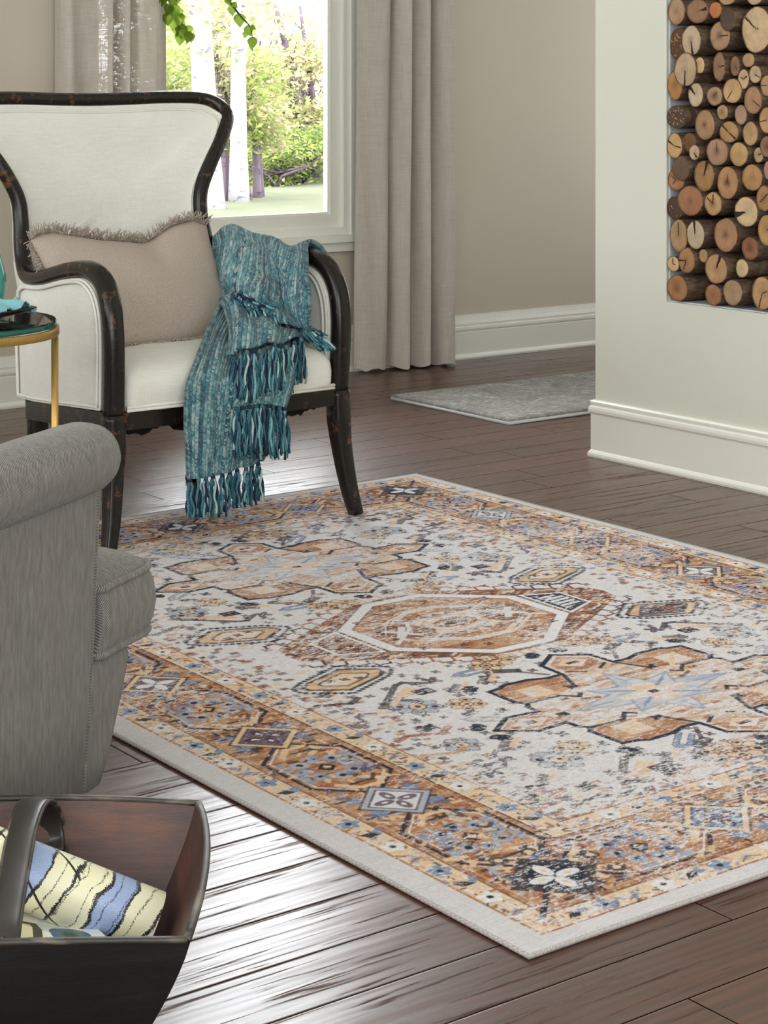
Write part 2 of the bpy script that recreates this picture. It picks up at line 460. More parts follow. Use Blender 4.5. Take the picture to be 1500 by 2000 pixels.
# right panel: flat sheer edge against the window, then four deep pleats
topR = [(4.775, 6.555), (4.81, 6.55), (4.85, 6.55), (4.895, 6.535), (4.945, 6.555), (4.965, 6.60), (4.98, 6.56), (5.02, 6.515), (5.045, 6.57), (5.06, 6.615), (5.075, 6.56), (5.105, 6.515), (5.13, 6.57), (5.145, 6.615), (5.165, 6.55), (5.205, 6.51), (5.245, 6.54), (5.262, 6.61), (5.255, 6.64)]
botR = [(4.775, 6.60), (4.81, 6.585), (4.85, 6.575), (4.90, 6.565), (4.93, 6.585), (4.945, 6.62), (4.96, 6.58), (5.00, 6.525), (5.03, 6.575), (5.045, 6.62), (5.065, 6.57), (5.10, 6.51), (5.13, 6.565), (5.145, 6.62), (5.165, 6.555), (5.21, 6.50), (5.25, 6.53), (5.268, 6.60), (5.26, 6.64)]
curtain('linen_curtain', 'grey linen curtain in deep pleats on the right side of the window', topR, botR, .012, 3.46, [(0, 8)])
topL = [(3.44, 6.64), (3.435, 6.58), (3.455, 6.54), (3.49, 6.545), (3.53, 6.55), (3.575, 6.54), (3.605, 6.50), (3.625, 6.55), (3.64, 6.60), (3.655, 6.55), (3.675, 6.50), (3.70, 6.54), (3.715, 6.60), (3.725, 6.56), (3.74, 6.535), (3.78, 6.545), (3.82, 6.555), (3.845, 6.56), (3.873, 6.57)]
curtain('linen_curtain', 'grey linen curtain behind the dark-framed armchair, left of the window', topL, topL, .012, 3.46, [(len(topL) * 7 - 20, len(topL) * 7 - 6)])
m = MB().tube([(3.25, 6.59, 3.49), (5.45, 6.59, 3.49)], .014, n=12)
rod = obj('curtain_rod', m.v, m.f, mat_plain('dark_bronze', srgb(50, 44, 38), .35, .8)); tag(rod, 'dark bronze curtain rod above the window carrying the curtains', 'curtain rod')
for x in (3.35, 5.35):
    mm = MB().box(x - .012, 6.59, 3.475, x + .012, 6.67, 3.505); obj('bracket', mm.v, mm.f, rod.data.materials[0], rod)

# ------------------------------------------------------------------ dark-framed wing armchair
def mat_dark_wood():
    m, nt, b = new_mat('distressed_black_wood')
    v = coords(nt)
    n1 = noise(nt, v, 38, 5, .7); n2 = noise(nt, v, 9, 3)
    f = mth(nt, 'GREATER_THAN', mth(nt, 'ADD', mth(nt, 'MULTIPLY', n1, .7), mth(nt, 'MULTIPLY', n2, .3)), .595)
    c = mixc(nt, mth(nt, 'MULTIPLY', f, .8), mixc(nt, n2, srgb(20, 16, 13), srgb(32, 26, 21)), srgb(96, 60, 34))
    lk(nt, c, b.inputs['Base Color'])
    lk(nt, mth(nt, 'ADD', .16, mth(nt, 'MULTIPLY', n1, .2)), b.inputs['Roughness']); b.inputs['Specular IOR Level'].default_value = .38
    bump(nt, n1, .12, .002, b); return m
DARKWOOD = mat_dark_wood()
IVORY = mat_linen('ivory_linen', srgb(228, 226, 217), 1.0, .05, .22)
CXC = 2.83
chair = thing('wing_armchair', 'ivory wing armchair with a curved black wooden frame, draped with a teal throw', 'armchair', (CXC, 4.72, 0))
half = [(.35, 4.468, .345), (.352, 4.462, .45), (.354, 4.462, .55), (.353, 4.478, .628), (.349, 4.522, .682), (.345, 4.60, .706), (.343, 4.70, .698), (.338, 4.78, .684), (.331, 4.87, .666), (.322, 4.95, .656), (.312, 5.02, .658), (.304, 5.06, .685), (.299, 5.085, .74), (.294, 5.10, .805), (.302, 5.108, .872), (.345, 5.120, .955), (.398, 5.142, 1.030), (.430, 5.168, 1.088), (.418, 5.20, 1.124), (.370, 5.228, 1.143), (.25, 5.24, 1.146), (.12, 5.245, 1.142)]
pts = [(CXC + x, y, z) for x, y, z in half] + [(CXC, 5.246, 1.140)] + [(CXC - x, y, z) for x, y, z in reversed(half)]
path = catmull(pts, 6)
def frame_scale(t):
    u = abs(t - .5) * 2
    return 0.82 + 0.25 * min(1, max(0, (u - .35) / .5))
v, f = tube(path, sec=section(.0255, .0225, 16, 2.7), up=(1, 0, 0), scale=frame_scale)
obj('show_wood_frame', v, f, DARKWOOD, chair)
def leg(pts, scales):
    p = catmull(pts, 6); n = len(p); k = len(scales) - 1
    def sc(t):
        i = min(k - 1, int(t * k)); u = t * k - i; return scales[i] * (1 - u) + scales[i + 1] * u
    return tube(p, sec=section(.026, .027, 16, 3.6), up=(1, 0, 0), scale=sc)
for sx in (1, -1):
    z0 = .008
    v, f = leg([(CXC + sx * .384, 4.432, z0), (CXC + sx * .368, 4.446, .09), (CXC + sx * .356, 4.46, .19), (CXC + sx * .351, 4.467, .27), (CXC + sx * .35, 4.469, .348)], [.70, .82, .95, 1.12, 1.05])
    obj('leg', v, f, DARKWOOD, chair)
    v, f = leg([(CXC + sx * .285, 5.13, 0), (CXC + sx * .28, 5.06, .12), (CXC + sx * .282, 5.02, .22), (CXC + sx * .29, 5.02, .34)], [.75, .9, 1.0, 1.0])
    obj('leg', v, f, DARKWOOD, chair)
# seat rails
def bar(a, b, w, hgt):
    a = Vector(a); b = Vector(b); d = (b - a).normalized(); s = Vector((0, 0, 1)).cross(d).normalized() * w / 2
    V = []
    for p, hh in ((a, hgt), (b, hgt)):
        for q in ((-1, -1), (1, -1), (1, 1), (-1, 1)): V.append(p + s * q[0] + Vector((0, 0, hh / 2 * q[1])))
    return V, [(0, 1, 2, 3), (7, 6, 5, 4), (0, 4, 5, 1), (1, 5, 6, 2), (2, 6, 7, 3), (3, 7, 4, 0)]
m = MB()
m.add(*bar((CXC - .335, 4.468, .331), (CXC + .335, 4.468, .331), .036, .044))
for sx in (1, -1): m.add(*bar((CXC + sx * .356, 4.48, .331), (CXC + sx * .30, 5.02, .285), .036, .05))
m.add(*bar((CXC - .30, 5.03, .285), (CXC + .30, 5.03, .285), .036, .05))
obj('seat_rail', m.v, m.f, DARKWOOD, chair, smooth=False)
# dust cover of black cloth under the seat, with a ragged hem
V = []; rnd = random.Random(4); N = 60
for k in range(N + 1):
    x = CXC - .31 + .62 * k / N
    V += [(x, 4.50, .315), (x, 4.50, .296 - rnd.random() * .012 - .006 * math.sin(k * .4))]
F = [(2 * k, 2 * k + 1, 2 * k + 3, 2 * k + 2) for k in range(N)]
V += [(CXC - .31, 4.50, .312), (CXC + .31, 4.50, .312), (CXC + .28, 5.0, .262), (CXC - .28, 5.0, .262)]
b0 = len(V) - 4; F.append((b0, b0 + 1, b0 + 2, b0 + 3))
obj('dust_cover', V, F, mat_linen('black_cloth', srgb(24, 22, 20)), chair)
# seat cushion
def ring_slab(rings, top_center):
    n = len(rings[0]); V = [p for r in rings for p in r]; F = []
    for i in range(len(rings) - 1):
        for k in range(n):
            l = (k + 1) % n; F.append((i * n + k, i * n + l, (i + 1) * n + l, (i + 1) * n + k))
    V.append(top_center); c = len(V) - 1; o = (len(rings) - 1) * n
    for k in range(n): F.append((o + k, o + (k + 1) % n, c))
    F.append(tuple(range(n - 1, -1, -1)))
    return V, F
def rounded_trapezoid(hx0, hx1, y0, y1, r, n=8):
    cs = [(hx1, y1, 0), (-hx1, y1, 90), (-hx0, y0, 180), (hx0, y0, 270)]
    out = []
    for x, y, a in cs:
        for k in range(n + 1):
            t = R(a + 90 * k / n); out.append((x - math.copysign(r, x) + r * math.cos(t), y - math.copysign(r, y - (y0 + y1) / 2) + r * math.sin(t)))
    return out
def dense(pl, k=5):
    out = []
    for i in range(len(pl)):
        a, b = pl[i], pl[(i + 1) % len(pl)]
        d = math.hypot(a[0] - b[0], a[1] - b[1]); n = max(1, int(d / .03))
        for j in range(n): out.append((a[0] + (b[0] - a[0]) * j / n, a[1] + (b[1] - a[1]) * j / n))
    return out
base = dense(rounded_trapezoid(.322, .275, 4.448, 5.06, .03))
rings = []
cx0, cy0 = 0, 4.78
for s, z, bulge in [(1, .355, 0), (1.002, .375, .5), (1.002, .405, .7), (.995, .428, .6), (.975, .444, 0), (.94, .456, 0), (.85, .468, 0), (.65, .478, 0), (.35, .483, 0)]:
    ring = []
    for x, y in base:
        k = .008 * bulge if y < 4.5 else 0
        ring.append(Vector((CXC + x * s, cy0 + (y - cy0) * s - k, z - max(0, (y - 4.6)) * .03)))
    rings.append(ring)
v, f = ring_slab(rings, Vector((CXC, cy0, .478)))
seat = obj('seat', v, f, IVORY, chair)
# welt along the lower front edge of the seat and up beside the legs
m = MB()
for dz in (0, .008):
    m.tube([(CXC - .322, 4.447, .3585 + dz), (CXC - .16, 4.444, .3585 + dz), (CXC, 4.443, .3585 + dz), (CXC + .16, 4.444, .3585 + dz), (CXC + .322, 4.447, .3585 + dz)], .0042, n=8)
obj('welt', m.v, m.f, IVORY, seat)
# arm panels
def polar_panel(loop, center, bulge, thick_dir, rows=(1, .985, .955, .9, .8, .65, .45, .2)):
    """loop of points; interior bulges along thick_dir; returns both faces as one shell"""
    n = len(loop); V = []; F = []
    for side in (1, -1):
        o = len(V)
        for r in rows:
            for p in loop:
                q = center + (p - center) * r
                e = (1 - r ** 5) if r < 1 else 0
                V.append(q + thick_dir * side * (bulge[0] if side > 0 else bulge[1]) * (0.55 * (1 if r < .99 else .45) + .45 * e))
        V.append(center + thick_dir * side * (bulge[0] if side > 0 else bulge[1]))
        c = len(V) - 1
        for i in range(len(rows) - 1):
            for k in range(n):
                l = (k + 1) % n; q = (o + i * n + k, o + i * n + l, o + (i + 1) * n + l, o + (i + 1) * n + k)
                F.append(q if side > 0 else tuple(reversed(q)))
        e = o + (len(rows) - 1) * n
        for k in range(n):
            q = (e + k, e + (k + 1) % n, c); F.append(q if side > 0 else tuple(reversed(q)))
    o2 = len(rows) * n + 1
    for k in range(n):
        l = (k + 1) % n; F.append((k, o2 + k, o2 + l, l))
    return V, F
for sx in (1, -1):
    def ax(y): return .350 - .05 * max(0, (y - 4.47)) / .58
    out2 = [(4.482, .357), (4.48, .45), (4.479, .55), (4.494, .618), (4.532, .664), (4.60, .686), (4.70, .678), (4.78, .665), (4.87, .648), (4.95, .640), (5.02, .636), (5.06, .62), (5.075, .50), (5.06, .315), (4.95, .318), (4.8, .330), (4.65, .343)]
    top_ = catmull([(a, b_, 0) for a, b_ in out2[:12]], 5)
    lp = [(p.x, p.y) for p in top_]
    for a, b_ in ((out2[11], out2[12]), (out2[12], out2[13]), (out2[13], out2[14]), (out2[14], out2[15]), (out2[15], out2[16]), (out2[16], out2[0])):
        for k in range(1, 6):
            if not (b_ is out2[0] and k == 5): lp.append((a[0] + (b_[0] - a[0]) * k / 5, a[1] + (b_[1] - a[1]) * k / 5))
    loop = [Vector((CXC + sx * ax(y), y, z)) for y, z in lp]
    c = Vector((CXC + sx * ax(4.78), 4.78, .50))
    v, f = polar_panel(loop, c, (.034, .030), Vector((sx, 0, 0)))
    arm = obj('arm_panel', v, f, IVORY, chair)
    m = MB()
    for r_, o_ in ((.965, .027), (.93, .0315)):
        for side in (1, -1):
            m.tube([c + (p - c) * r_ + Vector((sx * side * (o_ if side > 0 else o_ - .004), 0, 0)) for p in loop], .0042, n=6, closed=True)
    obj('welt', m.v, m.f, IVORY, arm)
# upholstered back
upper = [(CXC + x * .985, y + .006, z - (.012 if z > 1.09 else 0)) for x, y, z in half[10:]]
loopb = [(CXC - .255, 5.03, .45), (CXC, 5.03, .45), (CXC + .255, 5.03, .45), (CXC + .29, 5.035, .56)] + upper + [(CXC, 5.25, 1.128)] + [(2 * CXC - x, y, z) for x, y, z in reversed(upper)] + [(CXC - .29, 5.035, .56)]
L = catmull(loopb, 5, closed=True); cb = Vector((CXC, 5.20, .83)); nL = len(L)
V = []; F = []
rows = [1, .985, .965, .945, .915, .88, .82, .74, .64, .53, .42, .31, .20, .10]
YR = np.array([[(cb + (p - cb) * r).y for p in L] for r in rows])
for _ in range(1500):            # let the cloth settle into a smooth surface stretched in the frame
    mid = (np.roll(YR, 1, 1) + np.roll(YR, -1, 1))[1:-1] * .25 + (YR[:-2] + YR[2:]) * .25
    YR[1:-1] = mid; YR[-1] = YR[-2].mean()
def back_pt(k, i, side, dy=0.0):
    p = L[k % nL]; r = rows[i]; q = cb + (p - cb) * r; q.y = YR[i][k % nL]
    if side > 0:
        welt = -.010 * min(1, (1 - r) / .03) if r > .9 else -.010
        return q + Vector((0, .022 * (1 - r * r) + welt + dy, 0))
    e = min(1, (1 - r) * 12)
    out = Vector(((p.x - CXC) * .045, 0, (p.z - .83) * .01)) * (1 if r > .5 else r * 2)
    return q + out + Vector((0, .028 + .045 * e, 0))
for side in (1, -1):
    o = len(V)
    for i in range(len(rows)):
        for k in range(nL): V.append(back_pt(k, i, side))
    V.append(Vector((cb.x, float(YR[-1].mean()) + (.012 if side > 0 else .073), cb.z))); c_i = len(V) - 1
    for i in range(len(rows) - 1):
        for k in range(nL):
            l = (k + 1) % nL; q = (o + i * nL + k, o + i * nL + l, o + (i + 1) * nL + l, o + (i + 1) * nL + k)
            F.append(q if side > 0 else tuple(reversed(q)))
    e = o + (len(rows) - 1) * nL
    for k in range(nL): F.append((e + k, e + (k + 1) % nL, c_i))
o2 = len(rows) * nL + 1
for k in range(nL): F.append((k, (k + 1) % nL, o2 + (k + 1) % nL, o2 + k))
backrest = obj('backrest', V, F, IVORY, chair)
m = MB()
for i_ in (2, 4):
    m.tube([back_pt(k, i_, 1, -.001) for k in range(nL)], .0045, n=6, closed=True)
obj('welt', m.v, m.f, IVORY, backrest)

# ------------------------------------------------------------------ lumbar pillow with fringe
def mat_canvas(name, c_lo, c_hi):
    m, nt, b = new_mat(name)
    v = coords(nt); x, y, z = sep(nt, v)
    w1 = mth(nt, 'SINE', mth(nt, 'MULTIPLY', mth(nt, 'ADD', x, mth(nt, 'MULTIPLY', y, .4)), 1500)); w2 = mth(nt, 'SINE', mth(nt, 'MULTIPLY', z, 1100))
    w = mth(nt, 'MULTIPLY', w1, w2); n1 = noise(nt, mapping(nt, v, (1, 1, .35)), 420, 3)
    f = mth(nt, 'ADD', mth(nt, 'MULTIPLY', w, .22), n1)
    lk(nt, ramp(nt, f, [(.2, c_lo), (.8, c_hi)]), b.inputs['Base Color']); b.inputs['Roughness'].default_value = .95
    b.inputs['Specular IOR Level'].default_value = .1
    bump(nt, f, .3, .002, b); return m
TAUPE = mat_canvas('taupe_canvas', srgb(160, 146, 134), srgb(196, 182, 169))
pillow = thing('lumbar_pillow', 'taupe fringed lumbar pillow leaning on the ivory back of the wing armchair', 'pillow', (2.79, 4.90, .475))
tl, tr = Vector((2.487, 4.945, .765)), Vector((3.075, 4.985, .787)); bl, br = Vector((2.50, 4.755, .489)), Vector((3.07, 4.765, .489))
nu, nv = 44, 26
def pil(u, v):
    p = (tl * (1 - u) + tr * u) * v + (bl * (1 - u) + br * u) * (1 - v)
    sag = float(np.interp(u, (0, .06, .12, .25, .38, .50, .62, .67, .72, .80, .92, 1), (-.004, .008, .010, -.006, -.024, -.034, -.046, -.040, -.022, -.004, .004, -.014))) * v ** 2
    pin = .018 * (math.sin(math.pi * u)) * (1 - v) * -0.3
    p = p + Vector((0, 0, sag + pin))
    p.x += .018 * math.sin(math.pi * v) * (1 - 2 * u)
    return p
nrm_p = Vector((0, -.88, .47))
V = []; F = []
for side in (1, -1):
    o = len(V)
    for j in range(nv + 1):
        for i in range(nu + 1):
            u, v_ = i / nu, j / nv
            t = (math.sin(math.pi * u) ** .5) * (math.sin(math.pi * v_) ** .55) if 0 < i < nu and 0 < j < nv else 0
            wr = .004 * math.sin(9 * u + 5 * v_) * t
            V.append(pil(u, v_) + nrm_p * side * ((.052 if side > 0 else .045) * t * (.8 + .35 * v_) + wr))
    for j in range(nv):
        for i in range(nu):
            q = (o + j * (nu + 1) + i, o + j * (nu + 1) + i + 1, o + (j + 1) * (nu + 1) + i + 1, o + (j + 1) * (nu + 1) + i)
            F.append(q if side > 0 else tuple(reversed(q)))
obj('cover', V, F, TAUPE, pillow)
FR = mat_canvas('taupe_fringe', srgb(156, 142, 130), srgb(200, 186, 173))
m = MB(); rnd = random.Random(7)
def strand(m, p, d, ln, r, mi=0, curl=.25, seg=4, n=4):
    pts = [Vector(p)]; dd = Vector(d).normalized(); q = Vector((rnd.uniform(-1, 1), rnd.uniform(-1, 1), rnd.uniform(-1, 1))) * curl
    for k in range(seg):
        dd = (dd + q * .5 + Vector((0, 0, -.10))).normalized()
        if k == seg // 2: q = -q
        pts.append(pts[-1] + dd * ln / seg)
    m.tube(pts, r, n=n, m=mi)
N = 330
for k in range(N):
    u = k / N + rnd.uniform(-.002, .002); u = min(1, max(0, u))
    p = pil(u, 1.0); strand(m, p, Vector((rnd.uniform(-.5, .5), -.25 + rnd.uniform(-.4, .3), .8)), rnd.uniform(.022, .040), .0016)
    p = pil(u, 0.0); strand(m, p, Vector((rnd.uniform(-.4, .4), -1, .02)), rnd.uniform(.020, .032), .0015)
for k in range(130):
    v_ = k / 130
    for u, sx in ((0, -1),):
        p = pil(u, v_); strand(m, p, Vector((sx * .8, -.4 + rnd.uniform(-.4, .3), rnd.uniform(-.5, .4))), rnd.uniform(.018, .032), .0014)
obj('fringe', m.v, m.f, FR, pillow)
# ------------------------------------------------------------------ teal throw over the arm and seat
def mat_knit():
    m, nt, b = new_mat('teal_woven_throw')
    uv = coords(nt, 'UV'); u, v, _ = sep(nt, uv)          # metres across / along the cloth
    CW, RH = 0.0100, 0.0066
    cu = mth(nt, 'DIVIDE', u, CW); col = mth(nt, 'FLOOR', cu); fu = mth(nt, 'FRACT', cu)
    chev = mth(nt, 'ABSOLUTE', mth(nt, 'SUBTRACT', fu, .5))
    rv = mth(nt, 'ADD', mth(nt, 'DIVIDE', v, RH), mth(nt, 'MULTIPLY', chev, 1.5)); row = mth(nt, 'FLOOR', rv); fv = mth(nt, 'FRACT', rv)
    # each wale of the cloth has its own yarn, with long colour runs along it
    wc = nd(nt, 'ShaderNodeTexWhiteNoise', noise_dimensions='1D'); lk(nt, col, wc.inputs['W'])
    nrun = noise(nt, comb(nt, mth(nt, 'MULTIPLY', col, 3.71), mth(nt, 'MULTIPLY', v, 16.0), 0), 1.0, 3)
    wn = nd(nt, 'ShaderNodeTexWhiteNoise', noise_dimensions='3D'); lk(nt, comb(nt, col, row, mth(nt, 'GREATER_THAN', fu, .5)), wn.inputs[0])
    f = mth(nt, 'ADD', mth(nt, 'MULTIPLY', nrun, .62), mth(nt, 'ADD', mth(nt, 'MULTIPLY', wc.outputs[0], .20), mth(nt, 'MULTIPLY', wn.outputs[0], .18)))
    c = ramp(nt, f, [(.26, srgb(38, 50, 74)), (.36, srgb(46, 94, 112)), (.46, srgb(70, 138, 152)), (.56, srgb(122, 178, 186)), (.70, srgb(200, 224, 222))])
    par = mth(nt, 'MODULO', mth(nt, 'ABSOLUTE', col), 3)
    white = mth(nt, 'MULTIPLY', mth(nt, 'MULTIPLY', mth(nt, 'LESS_THAN', par, .5), mth(nt, 'GREATER_THAN', wn.outputs[0], .55)), .62)
    c = mixc(nt, white, c, srgb(190, 212, 208))
    groove = mth(nt, 'SUBTRACT', 1.0, mth(nt, 'MULTIPLY', mth(nt, 'SUBTRACT', .5, chev), 5.0), None, True)
    c = mixc(nt, mth(nt, 'MULTIPLY', groove, .6), c, srgb(26, 36, 52))
    lk(nt, c, b.inputs['Base Color']); b.inputs['Roughness'].default_value = .95; b.inputs['Specular IOR Level'].default_value = .12
    b.inputs['Sheen Weight'].default_value = .25
    hu = mth(nt, 'SINE', mth(nt, 'MULTIPLY', fu, math.pi)); hv = mth(nt, 'SINE', mth(nt, 'MULTIPLY', fv, math.pi))
    bump(nt, mth(nt, 'MULTIPLY', hu, mth(nt, 'ADD', .40, mth(nt, 'MULTIPLY', hv, .60))), .9, .008, b); return m
KNIT = mat_knit()
YARN = [mat_canvas('yarn_teal', srgb(56, 96, 106), srgb(90, 134, 142)), mat_canvas('yarn_navy', srgb(28, 34, 54), srgb(48, 66, 88)),
        mat_canvas('yarn_aqua', srgb(98, 146, 154), srgb(144, 182, 184)), mat_canvas('yarn_deep_teal', srgb(36, 68, 82), srgb(58, 102, 114)), mat_canvas('yarn_pale', srgb(142, 176, 174), srgb(184, 206, 202))]
throw = thing('throw_blanket', 'teal and navy fringed woven throw hanging over the arm of the wing armchair', 'blanket', (3.05, 4.55, .45))
def sheet(G, width, length, ripple=.004, rip_n=9, seed=0, thick=.008, name='cloth', slant=0.0):
    U = upsample(G, 9, 9); nr, nc = len(U), len(U[0])
    W = []
    for i in range(nr):
        row = []
        for j in range(nc):
            a = U[min(i + 1, nr - 1)][j] - U[max(i - 1, 0)][j]; b_ = U[i][min(j + 1, nc - 1)] - U[i][max(j - 1, 0)]
            n = a.cross(b_); n = n.normalized() if n.length > 1e-9 else Vector((0, 0, 1))
            q = U[i][j]
            k = math.sin((j / nc + slant * i / nr) * rip_n * 2 * math.pi + seed + .6 * math.sin(i * .2)) * ripple + (mnoise.noise(q * 13 + Vector((seed, 0, 0))) * 1.5 + mnoise.noise(q * 31 + Vector((0, seed, 0))) * .5) * ripple
            row.append(q + n * k)
        W.append(row)
    v, f = grid_surface(W, thick)
    uv = [(j / (nc - 1) * width, i / (nr - 1) * length) for i in range(nr) for j in range(nc)] * 2
    obj(name, v, f, KNIT, throw, uv=uv)
    return W
# A: over the arm, down its inner face
A = [
    [Vector((3.236, 5.00, .50)), Vector((3.240, 4.90, .47)), Vector((3.246, 4.80, .46)), Vector((3.250, 4.70, .48)), Vector((3.252, 4.615, .52))],
    [Vector((3.222, 5.00, .66)), Vector((3.228, 4.90, .66)), Vector((3.232, 4.80, .67)), Vector((3.238, 4.70, .68)), Vector((3.240, 4.61, .68))],
    [on_X(426, 462, 3.165), on_X(466, 450, 3.172), on_X(520, 468, 3.174), on_X(560, 484, 3.170), on_X(606, 478, 3.178)],
    [on_X(419, 480, 3.115), on_X(470, 480, 3.105), on_X(521, 492, 3.112), on_X(560, 500, 3.116), on_X(603, 505, 3.122)],
    [on_X(411, 530, 3.07), on_X(458, 530, 3.025), on_X(520, 535, 3.052), on_X(553, 540, 3.098), on_X(601, 545, 3.078)],
    [on_X(402, 580, 3.05), on_X(462, 582, 3.02), on_X(512, 580, 2.99), on_X(556, 590, 3.072), on_X(606, 596, 3.058)],
    [on_X(394, 615, 3.00), on_X(455, 622, 2.97), on_X(520, 628, 3.02), on_X(580, 638, 3.05), on_X(612, 640, 3.064)],
]
WA = sheet(A, .42, .58, .006, 2.3, 2.6, .012, slant=-.55)
# B: crosses the seat and hangs over its front rail almost to the rug
YF = 4.405
B = [
    [on_X(470, 560, 3.05), on_X(500, 565, 3.06), on_X(540, 575, 3.07), on_X(585, 590, 3.07)],
    [on_Y(430, 590, 4.70), on_Y(480, 605, 4.69), on_Y(530, 630, 4.68), on_Y(585, 640, 4.67)],
    [on_Y(404, 640, 4.60), on_Y(455, 655, 4.585), on_Y(515, 670, 4.57), on_Y(588, 672, 4.555)],
    [on_Y(384, 690, 4.47), on_Y(440, 704, 4.455), on_Y(510, 712, 4.455), on_Y(586, 705, 4.46)],
    [on_Y(367, 742, YF), on_Y(430, 748, YF - .006), on_Y(500, 750, YF), on_Y(576, 742, YF)],
    [on_Y(359, 800, YF - .012), on_Y(425, 805, YF - .016), on_Y(490, 800, YF - .008), on_Y(560, 790, YF)],
    [on_Y(361, 865, YF - .010), on_Y(420, 868, YF - .018), on_Y(478, 858, YF - .010), on_Y(535, 845, YF)],
    [on_Y(365, 936, YF - .006), on_Y(415, 928, YF - .012), on_Y(468, 914, YF - .008), on_Y(512, 900, YF)],
]
WB = sheet(B, .29, .82, .0045, 3.5, 2.3, .009, slant=.1)
# C: the other end of the throw, doubled back on top
CC = [
    [on_Y(428, 578, 4.665), on_Y(470, 585, 4.66), on_Y(530, 612, 4.655), on_Y(592, 640, 4.65)],
    [on_Y(440, 612, 4.60), on_Y(486, 612, 4.585), on_Y(540, 630, 4.59), on_Y(592, 652, 4.60)],
    [on_Y(446, 650, 4.50), on_Y(490, 640, 4.475), on_Y(540, 644, 4.485), on_Y(588, 658, 4.52)],
    [on_Y(440, 692, 4.425), on_Y(486, 682, 4.412), on_Y(535, 672, 4.425), on_Y(584, 662, 4.47)],
]
WC = sheet(CC, .22, .24, .007, 3, 4.1, .009)
# D: a second hem, seen between the two fringes on the right
D = [
    [on_Y(500, 700, 4.425), on_Y(530, 696, 4.425), on_Y(582, 690, 4.43)],
    [on_Y(478, 745, YF - .012), on_Y(520, 742, YF - .012), on_Y(572, 738, YF - .006)],
    [on_Y(452, 796, YF - .026), on_Y(508, 790, YF - .026), on_Y(557, 796, YF - .020)],
]
WD = sheet(D, .17, .2, .003, 4, 6.0)
rnd = random.Random(21)
def tassel(p, ln, spread=.012, d=(0, -.05, -1), n=7, flop=0.0, name='tassel'):
    m = MB(); p = Vector(p); D_ = Vector(d).normalized()
    pal = [0, 3, 0, 1, 2, 0, 3, 4, 1]
    ks, kf = lathe([(.002, .007), (.0056, .003), (.0062, -.003), (.003, -.009)], (p.x, p.y, p.z), 8)
    m.add(ks, kf, rnd.choice([0, 3, 1]))
    off = rnd.randrange(9)
    for k in range(n):
        a = 2 * math.pi * k / n + rnd.random(); q = p + Vector((math.cos(a) * .0032, math.sin(a) * .0028, -.004))
        dd = (D_ + Vector((math.cos(a) * .16, math.sin(a) * .10 - .02, 0)) + Vector((rnd.uniform(-.1, .1) + flop, rnd.uniform(-.06, .02), 0))).normalized()
        pts = [q]; L_ = ln * rnd.uniform(.85, 1.08); seg = 9; ph = rnd.random() * 6; am = rnd.uniform(.002, .005)
        for s in range(1, seg + 1):
            t = s / seg
            sp = dd * (1 - t * .55) + D_ * (t * .55)
            base_ = pts[0] + sp * (L_ * t)
            pts.append(base_ + Vector((math.sin(ph + t * 9) * am, math.cos(ph + t * 8) * am * .6, 0)))
        m.tube(pts, rnd.uniform(.0027, .0040), n=6, m=pal[(k + off) % 9])
    return obj(name, m.v, m.f, None, throw, mats=YARN, midx=m.m)
def along(row, t):
    i = t * (len(row) - 1); k = min(len(row) - 2, int(i)); return row[k].lerp(row[k + 1], i - k)
for k in range(10): tassel(along(WB[-1], (k + .3) / 10) + Vector((0, -.006, -.004)), .088 + .012 * rnd.random())
for k in range(9): tassel(along(WD[-1], (k + .5) / 9) + Vector((0, -.008, -.004)), .112 + .015 * rnd.random(), n=9)
for k in range(11): tassel(along(WC[-1], (k + .4) / 11) + Vector((0, -.030, -.004)), .100 + .02 * rnd.random(), d=(-.06 * (1 - k / 11) , -.07, -1), n=9)
# the lower corner of the upper layer: two loose bunches and the tangle of knots across the fold
for k in range(4): tassel(WA[-1][0] + Vector((.006 * k - .01, -.01 - .004 * k, -.002 * k)), .055, d=(-.35, -.45, -.75), n=7)
for k in range(7): tassel(along(WA[-1], .80 + .028 * k) + Vector((-.012, -.02, -.004)), .085, d=(.22 + .03 * k, -.75, -.48), n=8)
for k in range(32):
    t = k / 31
    p = along(WC[min(len(WC) - 1, int(1 + 9 * rnd.random() * (.3 + t)))], .04 + .96 * t) + Vector((0, -.052 + rnd.uniform(-.016, .008), .012 + rnd.uniform(-.010, .014)))
    tassel(p, .062, d=(.75 + rnd.uniform(-.7, .2), -.30, -.38 + rnd.uniform(-.3, .3)), n=8)

# ------------------------------------------------------------------ side table, tray, napkin, vase
BRASS, _nt, _b = new_mat('brushed_brass')
_v = coords(_nt); _n = noise(_nt, mapping(_nt, _v, (1, 1, .1)), 120, 3)
lk(_nt, mixc(_nt, _n, srgb(168, 132, 70), srgb(198, 164, 98)), _b.inputs['Base Color']); _b.inputs['Metallic'].default_value = .85; _b.inputs['Roughness'].default_value = .38
TG, _nt, _b = new_mat('thick_green_glass')
_out = _nt.nodes['Material Output']; _nt.nodes.remove(_b)
_tr = nd(_nt, 'ShaderNodeBsdfTransparent'); _tr.inputs[0].default_value = (.80, .92, .88, 1)
_df = nd(_nt, 'ShaderNodeBsdfDiffuse'); _df.inputs[0].default_value = srgb(26, 110, 92)
_gl = nd(_nt, 'ShaderNodeBsdfGlossy'); _gl.inputs['Roughness'].default_value = .03
_geo = nd(_nt, 'ShaderNodeNewGeometry'); _nz = sep(_nt, _geo.outputs['Normal'])[2]
_edge = mth(_nt, 'LESS_THAN', mth(_nt, 'ABSOLUTE', _nz), .5)
